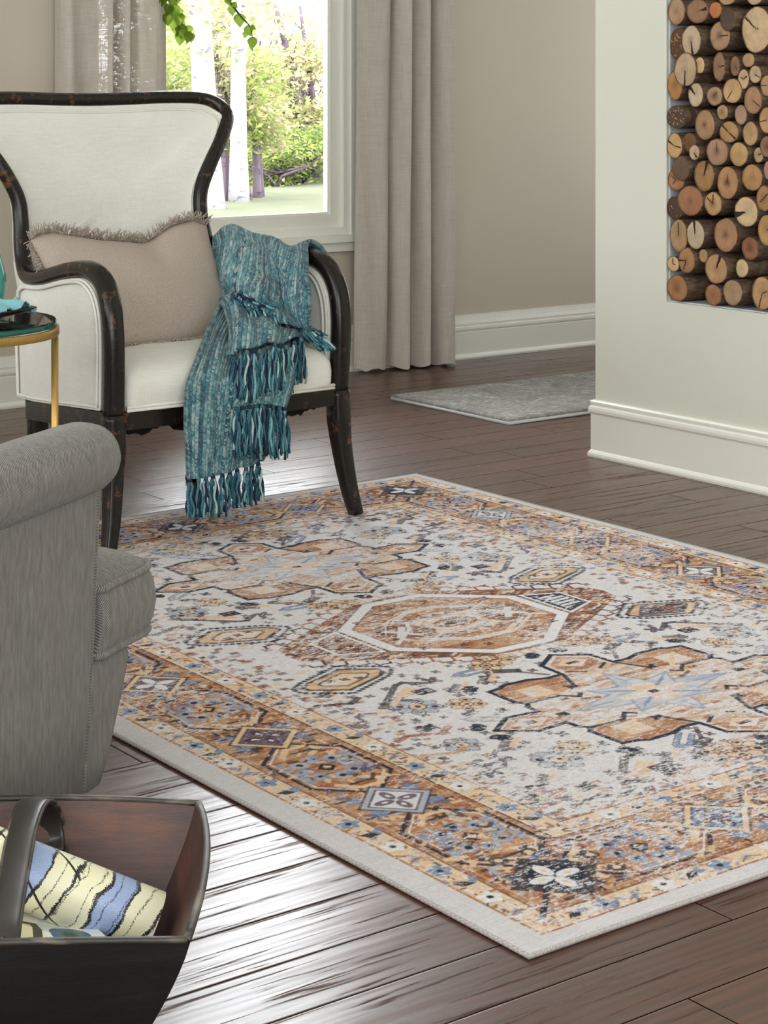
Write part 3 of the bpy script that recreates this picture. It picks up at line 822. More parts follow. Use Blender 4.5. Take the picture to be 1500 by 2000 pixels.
_m1 = nd(_nt, 'ShaderNodeMixShader'); lk(_nt, mth(_nt, 'MULTIPLY', _edge, .8), _m1.inputs[0]); lk(_nt, _tr.outputs[0], _m1.inputs[1]); lk(_nt, _df.outputs[0], _m1.inputs[2])
_fr = nd(_nt, 'ShaderNodeFresnel'); _fr.inputs[0].default_value = 1.5
_m2 = nd(_nt, 'ShaderNodeMixShader'); lk(_nt, _fr.outputs[0], _m2.inputs[0]); lk(_nt, _m1.outputs[0], _m2.inputs[1]); lk(_nt, _gl.outputs[0], _m2.inputs[2]); lk(_nt, _m2.outputs[0], _out.inputs[0])
TX, TY, TZ, TR = 2.010, 4.418, .612, .252
table = thing('side_table', 'round side table with a green-edged glass top on slim brass legs', 'side table', (TX, TY, 0))
v, f = lathe([(.0001, -.002), (TR - .010, -.002), (TR - .002, 0), (TR, .004), (TR, .012), (TR - .002, .015), (.0001, .015)], (TX, TY, TZ), 72, cap=False)
obj('glass_top', v, f, TG, table, smooth=False)
ring = [(TX + (TR + .001) * math.cos(2 * math.pi * k / 72), TY + (TR + .001) * math.sin(2 * math.pi * k / 72), TZ - .012) for k in range(72)]
v, f = tube(ring, sec=section(.0105, .006, 12, 6), closed=True); obj('ring_frame', v, f, BRASS, table)
for k in range(3):
    a = math.atan2(-.105, .222) + 2 * math.pi * k / 3; x, y = TX + (TR - .004) * math.cos(a), TY + (TR - .004) * math.sin(a)
    m = MB(); m.tube([(x, y, 0), (x, y, TZ - .018)], sec=section(.0085, .0085, 12, 8), up=(math.cos(a), math.sin(a), 0)); obj('leg', m.v, m.f, BRASS, table)
ring = [(TX + (TR - .01) * math.cos(2 * math.pi * k / 60), TY + (TR - .01) * math.sin(2 * math.pi * k / 60), .10) for k in range(60)]
v, f = tube(ring, .005, n=8, closed=True); obj('stretcher_ring', v, f, BRASS, table)
# tray: dark pointed dish
TT = TZ + .0155
tip = on_z(76, 604, TT + .026)
dx, dy = (tip.x - TX), (tip.y - TY)
V = []; F = []
def tray_pt(a, r):
    sup = 1 / (abs(math.cos(a)) ** 1.15 + abs(math.sin(a)) ** 1.15) ** (1 / 1.15)
    return sup * r
ta = math.atan2(dy, dx); rt = math.hypot(dx, dy); tcx, tcy = TX - .01, TY
n = 48; rings_t = [(.0, .004), (.42, .004), (.62, .010), (.85, .019), (1.0, .028), (1.0, .031), (.84, .023), (.62, .014), (.42, .008), (0, .008)]
for rr, z in rings_t:
    for k in range(n):
        a = 2 * math.pi * k / n; q = tray_pt(a, rt * rr * 1.02)
        corner = (max(abs(math.cos(a)), abs(math.sin(a))) - .7) / .3
        V.append((tcx + q * math.cos(a + ta), tcy + q * math.sin(a + ta), TT - .004 + z + .006 * max(0, corner) * rr ** 3))
for i in range(len(rings_t) - 1):
    for k in range(n): F.append((i * n + k, i * n + (k + 1) % n, (i + 1) * n + (k + 1) % n, (i + 1) * n + k))
tray = obj('tray', V, F, mat_plain('dark_tray', srgb(44, 36, 38), .3)); tag(tray, 'dark pointed tray on the glass side table, under the aqua napkin', 'tray')
# napkin: crumpled aqua cloth with a scalloped edge
nc_ = on_z(20, 604, TT + .02)
AQ = mat_linen('aqua_cotton', srgb(128, 182, 186), 1, .06, .2)
G = []
for i in range(33):
    row = []
    for j in range(33):
        u, w = i / 32 * 2 - 1, j / 32 * 2 - 1
        r = math.hypot(u, w); a = math.atan2(w, u)
        edge = max(abs(u), abs(w))
        z = .020 + .016 * max(0, 1 - r) + .015 * math.sin(a * 5 + 1) * r * (1 - .3 * r) + .010 * math.sin(u * 11 + w * 5) + (.004 * math.sin((u - w) * 34) if edge > .85 else 0)
        row.append(Vector((nc_.x - .035 + u * .078 + .008 * math.sin(w * 7), nc_.y + .01 + w * .078 + .008 * math.sin(u * 8), TT + .004 + max(.010, z))))
    G.append(row)
v, f = grid_surface(G, .0016)
nap = obj('napkin', v, f, AQ); tag(nap, 'crumpled aqua cloth napkin with a ruffled edge lying on the dark tray', 'napkin')
vm = on_z(-31, 600, TT + .012)
VG = mat_plain('teal_glaze', srgb(70, 150, 138), .12)
v, f = lathe([(.0001, 0), (.034, 0), (.040, .006), (.046, .04), (.045, .08), (.034, .12), (.022, .15), (.017, .18), (.019, .205), (.016, .205), (.013, .18), (.0001, .17)], (vm.x + .024, vm.y + .032, TT + .010), 32, cap=False)
vase = obj('vase', v, f, VG); tag(vase, 'glossy teal green vase at the left edge, behind the aqua napkin', 'vase')

# ------------------------------------------------------------------ grey roll-arm chair
def mat_twill():
    m, nt, b = new_mat('grey_twill')
    v = coords(nt); x, y, z = sep(nt, v)
    n1 = noise(nt, v, 5, 3); n2 = noise(nt, mapping(nt, v, (1, 1, .2)), 160, 3)
    ph = mth(nt, 'ADD', mth(nt, 'ADD', mth(nt, 'MULTIPLY', x, 1250), mth(nt, 'MULTIPLY', z, -1450)), mth(nt, 'ADD', mth(nt, 'MULTIPLY', y, 780), mth(nt, 'MULTIPLY', n1, 7)))
    s = mth(nt, 'ADD', mth(nt, 'MULTIPLY', mth(nt, 'SINE', ph), .5), .5)
    f = mth(nt, 'ADD', mth(nt, 'MULTIPLY', s, .5), mth(nt, 'MULTIPLY', n2, .5))
    lk(nt, ramp(nt, f, [(.22, srgb(84, 81, 76)), (.52, srgb(122, 119, 113)), (.82, srgb(164, 161, 155))]), b.inputs['Base Color'])
    b.inputs['Roughness'].default_value = .92; b.inputs['Specular IOR Level'].default_value = .15; b.inputs['Sheen Weight'].default_value = .15
    bump(nt, f, .35, .003, b); return m
TWILL = mat_twill()
GP = Vector((1.516, 2.825, 0)); GD = Vector((.846, .533, 0)).normalized(); GN = Vector((GD.y, -GD.x, 0))
gch = thing('roll_arm_chair', 'grey twill armchair with a rolled arm and piped seat cushion, at left', 'armchair', (GP.x, GP.y, 0))
def gp(d, n, z): return GP + GD * d + GN * n + Vector((0, 0, z))
WID = .70
def arm_body(n_out, name):
    # outer panel to inner side, front edge leaning, roll on top
    m = MB(); sgn = 1 if n_out == 0 else -1
    def P(d, n, z): return gp(d, n_out + sgn * n, z)
    prof = [(.05, 0.0), (.20, .022), (.36, .036), (.50, .050), (.545, .054), (.57, .050)]
    outer = []; T_ = -.085
    for z, d in prof:
        outer.append([P(-.72, 0, z), P(-.4, .004, z), P(-.15, .004, z), P(d - .012, .002, z), P(d, -.008, z), P(d - .002, T_ * .5, z), P(d, T_ + .008, z), P(d - .012, T_, z), P(-.3, T_, z), P(-.72, T_, z)])
    n = len(outer[0])
    V = [p for r in outer for p in r]; F = []
    for i in range(len(outer) - 1):
        for k in range(n): F.append((i * n + k, i * n + (k + 1) % n, (i + 1) * n + (k + 1) % n, (i + 1) * n + k))
    F.append(tuple(range(n - 1, -1, -1))); F.append(tuple((len(outer) - 1) * n + k for k in range(n)))
    o = obj(name, V, F, TWILL, gch)
    w = MB().tube(catmull([P(d, -.004, z) for z, d in prof], 4), .0032, n=6); obj('welt', w.v, w.f, TWILL, o)
    return o, P
def roll(P, name):
    cz = .589; cn = -.030; m = 28; V = []; F = []
    stations = [(-.72, .060), (-.5, .0605), (-.3, .061), (-.12, .061), (.0, .0605), (.045, .059), (.068, .054), (.082, .044), (.086, .034), (.080, .022), (.076, .004)]
    for d, r in stations:
        for k in range(m):
            a = 2 * math.pi * k / m
            nn = cn + r * math.cos(a) * 1.06; zz = cz + r * math.sin(a)
            dd = d if d < 0.03 else d + .012 * (math.sin(a) * -.35)
            V.append(P(dd, nn, zz))
    for i in range(len(stations) - 1):
        for k in range(m): F.append((i * m + k, i * m + (k + 1) % m, (i + 1) * m + (k + 1) % m, (i + 1) * m + k))
    F.append(tuple(range(m - 1, -1, -1))); F.append(tuple((len(stations) - 1) * m + k for k in range(m)))
    o = obj(name, V, F, TWILL, gch)
    w = MB(); pts = []
    for k in range(m): 
        a = 2 * math.pi * k / m; pts.append(P(.0835 - .004 * math.sin(a), cn + .046 * math.cos(a), cz + .046 * math.sin(a)))
    w.tube(pts, .0035, n=6, closed=True); obj('welt', w.v, w.f, TWILL, o)
for n_out in (0, -WID):
    o, P = arm_body(n_out, 'arm')
    roll(P, 'arm_roll')
# seat base in front of the arms and under the cushion, tapering to the floor
V = []; F = []
secs = [(.050, .112, .02), (.10, .136, .012), (.16, .160, .006), (.215, .182, .002), (.240, .188, .0), (.258, .180, .006), (.262, .165, .02)]
pl = lambda d, ins: [(-.6, -.03), (.0, -.014 - ins * .3), (d - .03, -.014 - ins * .3), (d - .008, -.018 - ins * .5), (d + .004, -.034 - ins), (d + .02, -.2), (d + .026, -WID / 2), (d + .02, -WID + .2), (d + .004, -WID + .034 + ins), (d - .008, -WID + .018 + ins * .5), (d - .03, -WID + .014 + ins * .3), (.0, -WID + .014), (-.6, -WID + .03)]
for z, d, ins in secs:
    for a, b_ in pl(d, ins): V.append(gp(a, b_, z))
n = 13
for i in range(len(secs) - 1):
    for k in range(n): F.append((i * n + k, i * n + (k + 1) % n, (i + 1) * n + (k + 1) % n, (i + 1) * n + k))
F.append(tuple(range(n - 1, -1, -1))); F.append(tuple((len(secs) - 1) * n + k for k in range(n)))
obj('seat_base', V, F, TWILL, gch)
# T-shaped seat cushion
def cush_outline(s):
    fr = [(.06, -.010), (.12, -.006), (.19, -.004), (.236, -.008), (.262, -.026), (.280, -.075), (.296, -.15), (.308, -.25), (.312, -WID / 2), (.308, -WID + .25), (.296, -WID + .15), (.280, -WID + .075), (.262, -WID + .026), (.236, -WID + .008), (.12, -WID + .006), (.055, -WID + .012), (.05, -WID + .10), (-.3, -WID + .10), (-.55, -WID + .10), (-.55, -.10), (-.3, -.10), (.05, -.10)]
    return catmull([(a * s + (1 - s) * (-.1), (b_ + WID / 2) * s - WID / 2, 0) for a, b_ in fr], 3, closed=True)
rings = []
for s, z, o_ in [(.975, .262, 0), (.990, .266, .002), (1.010, .285, .006), (1.022, .315, .010), (1.012, .348, .006), (.990, .370, .002), (.972, .379, 0), (.93, .392, 0), (.82, .404, 0), (.55, .420, 0), (.25, .425, 0)]:
    rings.append([gp(p.x, p.y, z) for p in cush_outline(s)])
v, f = ring_slab(rings, gp(-.1, -WID / 2, .425))
cu = obj('seat_cushion', v, f, TWILL, gch)
for z in (.372, .265):
    m = MB().tube([gp(p.x, p.y, z) for p in cush_outline(.992)], .0062, n=8, closed=True); obj('piping', m.v, m.f, TWILL, cu)
# back and feet
V = []; F = []
for z, d0, d1 in [(.05, -.62, -.76), (.4, -.62, -.77), (.6, -.64, -.80), (.8, -.68, -.84), (.9, -.71, -.86), (.93, -.75, -.83)]:
    for a, b_ in [(d0, -.02), (d0 + .03, -.1), (d0 + .05, -WID / 2), (d0 + .03, -WID + .1), (d0, -WID + .02), (d1, -WID + .02), (d1 - .03, -WID / 2), (d1, -.02)]: V.append(gp(a, b_, z))
n = 8
for i in range(5):
    for k in range(n): F.append((i * n + k, i * n + (k + 1) % n, (i + 1) * n + (k + 1) % n, (i + 1) * n + k))
F.append(tuple(range(n - 1, -1, -1))); F.append(tuple(5 * n + k for k in range(n)))
obj('backrest', V, F, TWILL, gch)
for d, n_ in ((.055, -.065), (.055, -WID + .065), (-.66, -.06), (-.66, -WID + .06)):
    m = MB().tube([gp(d, n_, 0), gp(d, n_, .055)], sec=section(.02, .02, 12, 5), up=GD, scale=lambda t: .8 + .25 * t); obj('foot', m.v, m.f, DARKWOOD, gch)
# ------------------------------------------------------------------ wooden carrying box with bentwood handle
BA = YAW - R(3.6)
BE = Vector((math.sin(BA), math.cos(BA), 0)); BG = Vector((math.cos(BA), -math.sin(BA), 0)); BO = Vector((1.146, 1.892, 0))
def bp(gx, e, z): return BO + BG * gx + BE * e + Vector((0, 0, z))
def mat_old_wood(name, lo, mid, hi, rough):
    m, nt, b = new_mat(name)
    v = coords(nt); rv = mapping(nt, v, (1, 1, 1), (0, 0, BA))
    gr = noise(nt, mapping(nt, rv, (3, 3, 22)), 2.2, 5, .6, .8); bl = noise(nt, v, 7, 4, .6); sc = noise(nt, mapping(nt, rv, (6, 6, 30)), 9, 4, .7)
    f = mth(nt, 'ADD', mth(nt, 'MULTIPLY', gr, .55), mth(nt, 'MULTIPLY', bl, .45))
    c = ramp(nt, f, [(.3, lo), (.5, mid), (.68, hi)])
    spk = mth(nt, 'GREATER_THAN', sc, .70)
    lk(nt, mixc(nt, mth(nt, 'MULTIPLY', spk, .6), c, lo), b.inputs['Base Color'])
    lk(nt, mth(nt, 'ADD', rough, mth(nt, 'MULTIPLY', gr, .2)), b.inputs['Roughness']); bump(nt, mth(nt, 'ADD', gr, sc), .2, .002, b); return m
INNER = mat_old_wood('worn_red_brown_wood', srgb(40, 27, 23), srgb(74, 47, 38), srgb(108, 65, 44), .36)
OUTER = mat_old_wood('black_lacquered_wood', srgb(6, 6, 6), srgb(12, 11, 11), srgb(26, 24, 22), .5)
RIM = mat_old_wood('worn_black_rim', srgb(30, 26, 23), srgb(50, 43, 38), srgb(140, 128, 110), .38)
box = thing('carrying_box', 'dark wooden carrying box with flared sides and an arched handle', 'box', (BO.x - .1, BO.y, 0))
LEN, WDT, HT = .47, .423, .25
def ins(z):                    # inward offset of the wall at height z (bowed, flared)
    t = 1 - z / HT; return .135 * t ** 1.25
def wall(name, c0, c1, mat_in, mat_out, th=.008, bow=.012, rimlift=.008):
    """side panel between two rim corners, leaning inwards; inner and outer leaf"""
    a, b_ = Vector((c0[0], c0[1])), Vector((c1[0], c1[1])); ctr = Vector((-LEN / 2, WDT / 2))
    nu_, nv_ = 20, 12
    def pt(u, z, off):
        i = ins(z) + off
        A_ = Vector((a.x + math.copysign(min(i * .9, .2), ctr.x - a.x), a.y + math.copysign(min(i * .85, .2), ctr.y - a.y)))
        B_ = Vector((b_.x + math.copysign(min(i * .9, .2), ctr.x - b_.x), b_.y + math.copysign(min(i * .85, .2), ctr.y - b_.y)))
        q = A_.lerp(B_, u); d = (b_ - a).normalized(); nn = Vector((d.y, -d.x)); 
        if nn.dot(q - ctr) < 0: nn = -nn
        q = q + nn * bow * 4 * u * (1 - u) * (z / HT)
        zz = z + rimlift * 4 * u * (1 - u) * (z / HT) ** 2
        return bp(q.x, q.y, zz)
    root_mesh = MB()
    for leaf, off in ((0, th), (1, 0)):
        V = [pt(i / nu_, HT * j / nv_, off) for j in range(nv_ + 1) for i in range(nu_ + 1)]
        F = [(j * (nu_ + 1) + i, j * (nu_ + 1) + i + 1, (j + 1) * (nu_ + 1) + i + 1, (j + 1) * (nu_ + 1) + i) for j in range(nv_) for i in range(nu_)]
        root_mesh.add(V, F, leaf)
    o = obj(name, root_mesh.v, root_mesh.f, None, box, mats=[mat_in, mat_out], midx=root_mesh.m)
    m = MB(); m.tube([pt(i / nu_, HT, th / 2) for i in range(nu_ + 1)], sec=section(.0032, th * .60, 12, 4), up=(0, 0, 1))
    obj('rim', m.v, m.f, RIM, o); return o
wall('side_panel', (0, 0), (-LEN, 0), INNER, OUTER)
wall('side_panel', (0, WDT), (-LEN, WDT), INNER, OUTER)
wall('side_panel', (0, 0), (0, WDT), INNER, OUTER, bow=.016, rimlift=.010)
wall('side_panel', (-LEN, 0), (-LEN, WDT), INNER, OUTER, bow=.016, rimlift=.010)
i_ = ins(0)
V = [bp(-i_ * .9, i_ * .85, .004), bp(-LEN + i_ * .9, i_ * .85, .004), bp(-LEN + i_ * .9, WDT - i_ * .85, .004), bp(-i_ * .9, WDT - i_ * .85, .004)]
V += [p + Vector((0, 0, .014)) for p in V]
obj('bottom', V, [(0, 3, 2, 1), (4, 5, 6, 7), (0, 1, 5, 4), (1, 2, 6, 5), (2, 3, 7, 6), (3, 0, 4, 7)], INNER, box, smooth=False)
# handle: a flat bent strap from the front panel over to the inside of the back panel
hp = catmull([at_d(1, 1960, 2.215), at_d(2, 1890, 2.200), at_d(6, 1836, 2.195), at_d(16, 1765, 2.265), at_d(30, 1690, 2.355), at_d(44, 1620, 2.445), at_d(60, 1574, 2.525), at_d(76, 1566, 2.575), at_d(90, 1592, 2.605), at_d(97, 1636, 2.606), at_d(96, 1668, 2.590)], 8)
HM = mat_plain('dark_bentwood', srgb(48, 43, 39), .33)
v, f = tube(hp, sec=section(.0035, .0165, 20, 3.2), up=-BE, scale=lambda t: 1.0 + .30 * max(0, t - .5) * 2)
hd = obj('handle', v, f, HM, box)
m = MB()
for sx in (-1, 1):
    m.tube([p + BG * (.0165 * sx * (1.0 + .30 * max(0, k / (len(hp) - 1) - .5) * 2)) for k, p in enumerate(hp)], .0026, n=6)
obj('worn_edge', m.v, m.f, RIM, hd)
m = MB()
for k in (2, 10, 16, len(hp) - 4):
    v, f = lathe([(.0001, .003), (.003, .0015), (.003, -.003)], (0, 0, 0), 10, cap=False)
    m.add([Vector(q) + hp[k] + Vector((0, 0, .0035)) - BE * .004 for q in v], f)
obj('rivets', m.v, m.f, RIM, hd)

# printed magazines in the box
def mat_print():
    m, nt, b = new_mat('printed_wing_pattern')
    uv = coords(nt, 'UV'); u, v, _ = sep(nt, uv)
    warp = mth(nt, 'MULTIPLY', mth(nt, 'SUBTRACT', noise(nt, mapping(nt, uv, (3, 3, 1)), 2, 2), .5), .10)
    fz = mth(nt, 'MULTIPLY', mth(nt, 'SUBTRACT', noise(nt, mapping(nt, uv, (60, 60, 1)), 3, 2), .5), .022)
    uu = mth(nt, 'ADD', mth(nt, 'ADD', u, warp), fz); vv = mth(nt, 'ADD', mth(nt, 'ADD', v, mth(nt, 'MULTIPLY', warp, .7)), fz)
    # veins fanning out from one point: angle cells, plus arcs across them
    du = mth(nt, 'SUBTRACT', uu, -.06); dv = mth(nt, 'SUBTRACT', vv, .60)
    ang = mth(nt, 'MULTIPLY', mth(nt, 'ARCTAN2', dv, du), 5.2); rad = mth(nt, 'SQRT', mth(nt, 'ADD', mth(nt, 'MULTIPLY', du, du), mth(nt, 'MULTIPLY', dv, dv)))
    st = mth(nt, 'ADD', mth(nt, 'MULTIPLY', uu, 7.6), mth(nt, 'MULTIPLY', vv, 1.7))
    fa = mth(nt, 'FRACT', st); cell = mth(nt, 'MODULO', mth(nt, 'ABSOLUTE', mth(nt, 'FLOOR', st)), 3)
    ln = mth(nt, 'LESS_THAN', mth(nt, 'SUBTRACT', .5, mth(nt, 'ABSOLUTE', mth(nt, 'SUBTRACT', fa, .5))), .052)
    diag = mth(nt, 'FRACT', mth(nt, 'ADD', mth(nt, 'MULTIPLY', uu, 3.3), mth(nt, 'MULTIPLY', vv, -4.2)))
    ln2 = mth(nt, 'MULTIPLY', mth(nt, 'LESS_THAN', diag, .055), mth(nt, 'LESS_THAN', uu, .62))
    speck = noise(nt, mapping(nt, uv, (40, 40, 1)), 4, 3)
    blue = mixc(nt, speck, srgb(110, 132, 178), srgb(176, 192, 216)); cream = mixc(nt, speck, srgb(214, 210, 172), srgb(232, 228, 196))
    isb = mth(nt, 'MAXIMUM', mth(nt, 'MULTIPLY', mth(nt, 'LESS_THAN', cell, .5), mth(nt, 'GREATER_THAN', uu, .12)), mth(nt, 'MULTIPLY', mth(nt, 'LESS_THAN', mth(nt, 'ABSOLUTE', mth(nt, 'SUBTRACT', uu, .30)), .09), mth(nt, 'GREATER_THAN', vv, .56)))
    c = mixc(nt, isb, cream, blue)
    f3 = mth(nt, 'FRACT', mth(nt, 'ADD', mth(nt, 'MULTIPLY', uu, 13.1), mth(nt, 'MULTIPLY', vv, 3.6)))
    ln3 = mth(nt, 'MULTIPLY', mth(nt, 'LESS_THAN', f3, .055), mth(nt, 'GREATER_THAN', uu, .42))
    c = mixc(nt, mth(nt, 'MAXIMUM', mth(nt, 'MAXIMUM', ln, ln2), ln3), c, srgb(34, 30, 32))
    lk(nt, c, b.inputs['Base Color']); b.inputs['Roughness'].default_value = .42; return m
ROLLM = mat_print()
p0 = at_d(-120, 1640, 2.425); p1 = at_d(297, 1810, 2.445)
n_l, n_a = 24, 40; V = []; F = []; UV = []
ax_ = (p1 - p0).normalized(); u_ = Vector((0, 0, 1)) - ax_ * ax_.z; u_.normalize(); w_ = ax_.cross(u_)
TW = 2 * math.pi * 1.25
for leaf, dr in ((0, 0), (1, -.0012)):
    for i in range(n_l + 1):
        for k in range(n_a + 1):
            a = -1.2 + TW * k / n_a; r = .040 - .006 * (k / n_a) + dr + .003 * (i / n_l)
            V.append(p0.lerp(p1, i / n_l) + (u_ * math.cos(a) + w_ * math.sin(a)) * r); UV.append((i / n_l, k / n_a))
N1 = (n_l + 1) * (n_a + 1)
for o in (0, N1):
    for i in range(n_l):
        for k in range(n_a): F.append((o + i * (n_a + 1) + k, o + (i + 1) * (n_a + 1) + k, o + (i + 1) * (n_a + 1) + k + 1, o + i * (n_a + 1) + k + 1))
rm = obj('rolled_magazine', V, F, ROLLM, uv=UV, origin=(p0 + p1) / 2)
tag(rm, 'rolled magazine printed in cream, pale blue and black, lying across the wooden box', 'magazine')
def mat_cover():
    m, nt, b = new_mat('magazine_cover_print')
    uv = coords(nt, 'UV'); u, v, _ = sep(nt, uv)
    def rect(x0, y0, x1, y1):
        a = mth(nt, 'MULTIPLY', mth(nt, 'GREATER_THAN', u, x0), mth(nt, 'LESS_THAN', u, x1)); c = mth(nt, 'MULTIPLY', mth(nt, 'GREATER_THAN', v, y0), mth(nt, 'LESS_THAN', v, y1)); return mth(nt, 'MULTIPLY', a, c)
    def ell(cx, cy, rx, ry):
        a = mth(nt, 'DIVIDE', mth(nt, 'SUBTRACT', u, cx), rx); c = mth(nt, 'DIVIDE', mth(nt, 'SUBTRACT', v, cy), ry)
        return mth(nt, 'LESS_THAN', mth(nt, 'ADD', mth(nt, 'MULTIPLY', a, a), mth(nt, 'MULTIPLY', c, c)), 1)
    c = mixc(nt, rect(-1, -1, 2, 2), srgb(228, 224, 204), srgb(226, 222, 200))
    c = mixc(nt, rect(.30, .1, .56, .72), c, srgb(58, 52, 46)); c = mixc(nt, rect(.30, .2, .50, .62), c, srgb(216, 208, 168))
    c = mixc(nt, rect(.58, .0, 2, 1), c, srgb(226, 230, 226))
    c = mixc(nt, ell(.76, .42, .15, .26), c, srgb(62, 96, 138)); c = mixc(nt, ell(.77, .40, .09, .16), c, srgb(34, 84, 84)); c = mixc(nt, ell(.78, .40, .045, .09), c, srgb(16, 22, 30))
    lk(nt, c, b.inputs['Base Color']); b.inputs['Roughness'].default_value = .35; return m
q0, q1, q2, q3 = at_d(-90, 1842, 2.31), at_d(226, 1846, 2.31), at_d(176, 1800, 2.45), at_d(-90, 1752, 2.45)
nrm_ = (q1 - q0).cross(q3 - q0).normalized()
V = [q0, q1, q2, q3] + [p - nrm_ * .008 for p in (q0, q1, q2, q3)]
mg = obj('magazine', V, [(0, 1, 2, 3), (7, 6, 5, 4), (0, 4, 5, 1), (1, 5, 6, 2), (2, 6, 7, 3), (3, 7, 4, 0)], mat_cover(), smooth=False, uv=[(0, 0), (1, 0), (1, 1), (0, 1)] * 2, origin=q0)
tag(mg, 'pale magazine with a dark frame and blue oval, under the rolled one in the box', 'magazine')
# ------------------------------------------------------------------ the patterned area rug
RX0, RX1, RY0, RY1 = 1.787, 3.692, 2.062, 4.782
PCX, PCY = 2.751, 3.421
PX = 0.0011
CW_, CH_ = int(round((RX1 - RX0) / PX)), int(round((RY1 - RY0) / PX))
CW_ -= CW_ % 2; CH_ -= CH_ % 2
AX0, BY0 = RX0 - PCX, RY0 - PCY
RGB = lambda r, g_, b_: np.array(srgb(r, g_, b_)[:3], dtype=np.float32)
CREAM, PEACH, RUST, BROWN, NAVY = RGB(223, 219, 221), RGB(229, 196, 158), RGB(158, 98, 66), RGB(90, 56, 42), RGB(48, 52, 66)
BLUE, MAUVE, PLUM, PALEB, TAN, WHITE = RGB(128, 148, 182), RGB(118, 102, 116), RGB(92, 66, 78), RGB(178, 184, 196), RGB(202, 162, 128), RGB(232, 229, 231)
CHAR = RGB(70, 66, 68)
IMG = np.empty((CH_, CW_, 3), np.float32); IMG[:] = CREAM
NRG = np.random.default_rng(11)
def vnoise(h, w, fy, fx, seed):
    r = np.random.default_rng(seed); gy, gx = int(h * fy) + 3, int(w * fx) + 3
    G_ = r.random((gy, gx)).astype(np.float32)
    y = np.linspace(0, gy - 2.001, h).astype(np.float32); x = np.linspace(0, gx - 2.001, w).astype(np.float32)
    yi, xi = y.astype(int), x.astype(int); fy_, fx_ = (y - yi)[:, None], (x - xi)[None, :]
    fy_ = fy_ * fy_ * (3 - 2 * fy_); fx_ = fx_ * fx_ * (3 - 2 * fx_)
    A_, B_ = G_[yi][:, xi], G_[yi][:, xi + 1]; C2, D2 = G_[yi + 1][:, xi], G_[yi + 1][:, xi + 1]
    return (A_ * (1 - fx_) + B_ * fx_) * (1 - fy_) + (C2 * (1 - fx_) + D2 * fx_) * fy_
N_MED = vnoise(CH_, CW_, .05, .014, 1) * .45 + vnoise(CH_, CW_, .16, .045, 2) * .55        # short streaks across the rug
N_FINE = vnoise(CH_, CW_, .5, .25, 3) * .6 + vnoise(CH_, CW_, .9, .7, 4) * .4
N_BIG = vnoise(CH_, CW_, .004, .005, 5) * .6 + vnoise(CH_, CW_, .012, .012, 6) * .4
def put(i0, i1, j0, j1, mask, col, alpha=1.0, mottle=None):
    if not mask.any(): return
    sub = IMG[i0:i1, j0:j1]
    c = col
    if mottle is not None:
        t = np.clip((N_MED[i0:i1, j0:j1] * .65 + N_FINE[i0:i1, j0:j1] * .35 - .36) / .28, 0, 1)[..., None]
        c = col * (1 - t) + mottle * t
    a = (mask * alpha)[..., None]
    sub[:] = sub * (1 - a) + c * a
def poly1(P, col, alpha=1.0, mottle=None):
    P = np.asarray(P, np.float32)
    j0 = max(0, int((P[:, 0].min() - AX0) / PX) - 1); j1 = min(CW_, int((P[:, 0].max() - AX0) / PX) + 2)
    i0 = max(0, int((P[:, 1].min() - BY0) / PX) - 1); i1 = min(CH_, int((P[:, 1].max() - BY0) / PX) + 2)
    if j1 <= j0 or i1 <= i0: return
    xs = AX0 + (np.arange(j0, j1) + .5) * PX; ys = BY0 + (np.arange(i0, i1) + .5) * PX
    m_ = np.zeros((i1 - i0, j1 - j0), bool); n_ = len(P)
    for k in range(n_):
        x0_, y0_ = P[k]; x1_, y1_ = P[(k + 1) % n_]
        if y0_ == y1_: continue
        r = (ys >= min(y0_, y1_)) & (ys < max(y0_, y1_))
        if not r.any(): continue
        xc = x0_ + (ys[r] - y0_) * (x1_ - x0_) / (y1_ - y0_)
        m_[r] ^= xs[None, :] < xc[:, None]
    put(i0, i1, j0, j1, m_, col, alpha, mottle)
def sym(P, f, four=True):
    P = [tuple(p) for p in P]
    for sx, sy in ((1, 1), (-1, 1), (1, -1), (-1, -1)) if four else ((1, 1),): f([(x * sx, y * sy) for x, y in P])
def fill(P, col, alpha=1.0, mottle=None, four=True): sym(P, lambda q: poly1(q, col, alpha, mottle), four)
def stroke1(P, w, col, alpha=1.0):
    for (x0, y0), (x1, y1) in zip(P[:-1], P[1:]):
        dx, dy = x1 - x0, y1 - y0; L_ = math.hypot(dx, dy)
        if L_ < 1e-6: continue
        ex, ey = dx / L_ * w / 2, dy / L_ * w / 2; nx, ny = -ey, ex
        poly1([(x0 - ex + nx, y0 - ey + ny), (x1 + ex + nx, y1 + ey + ny), (x1 + ex - nx, y1 + ey - ny), (x0 - ex - nx, y0 - ey - ny)], col, alpha)
def line(P, w, col, alpha=1.0, closed=False, four=True):
    if closed: P = list(P) + [P[0]]
    sym(P, lambda q: stroke1(q, w, col, alpha), four)
def ell(cx, cy, rx, ry=None, n=14, rot=0.0):
    ry = ry or rx
    return [(cx + rx * math.cos(t) * math.cos(rot) - ry * math.sin(t) * math.sin(rot), cy + rx * math.cos(t) * math.sin(rot) + ry * math.sin(t) * math.cos(rot)) for t in [2 * math.pi * k / n for k in range(n)]]
def dia(cx, cy, rx, ry=None): ry = ry or rx; return [(cx - rx, cy), (cx, cy - ry), (cx + rx, cy), (cx, cy + ry)]
def rot(P, c, a): return [(c[0] + (x - c[0]) * math.cos(a) - (y - c[1]) * math.sin(a), c[1] + (x - c[0]) * math.sin(a) + (y - c[1]) * math.cos(a)) for x, y in P]
def rectp(x0, y0, x1, y1): return [(x0, y0), (x1, y0), (x1, y1), (x0, y1)]
def shift(P, dx, dy): return [(x + dx, y + dy) for x, y in P]
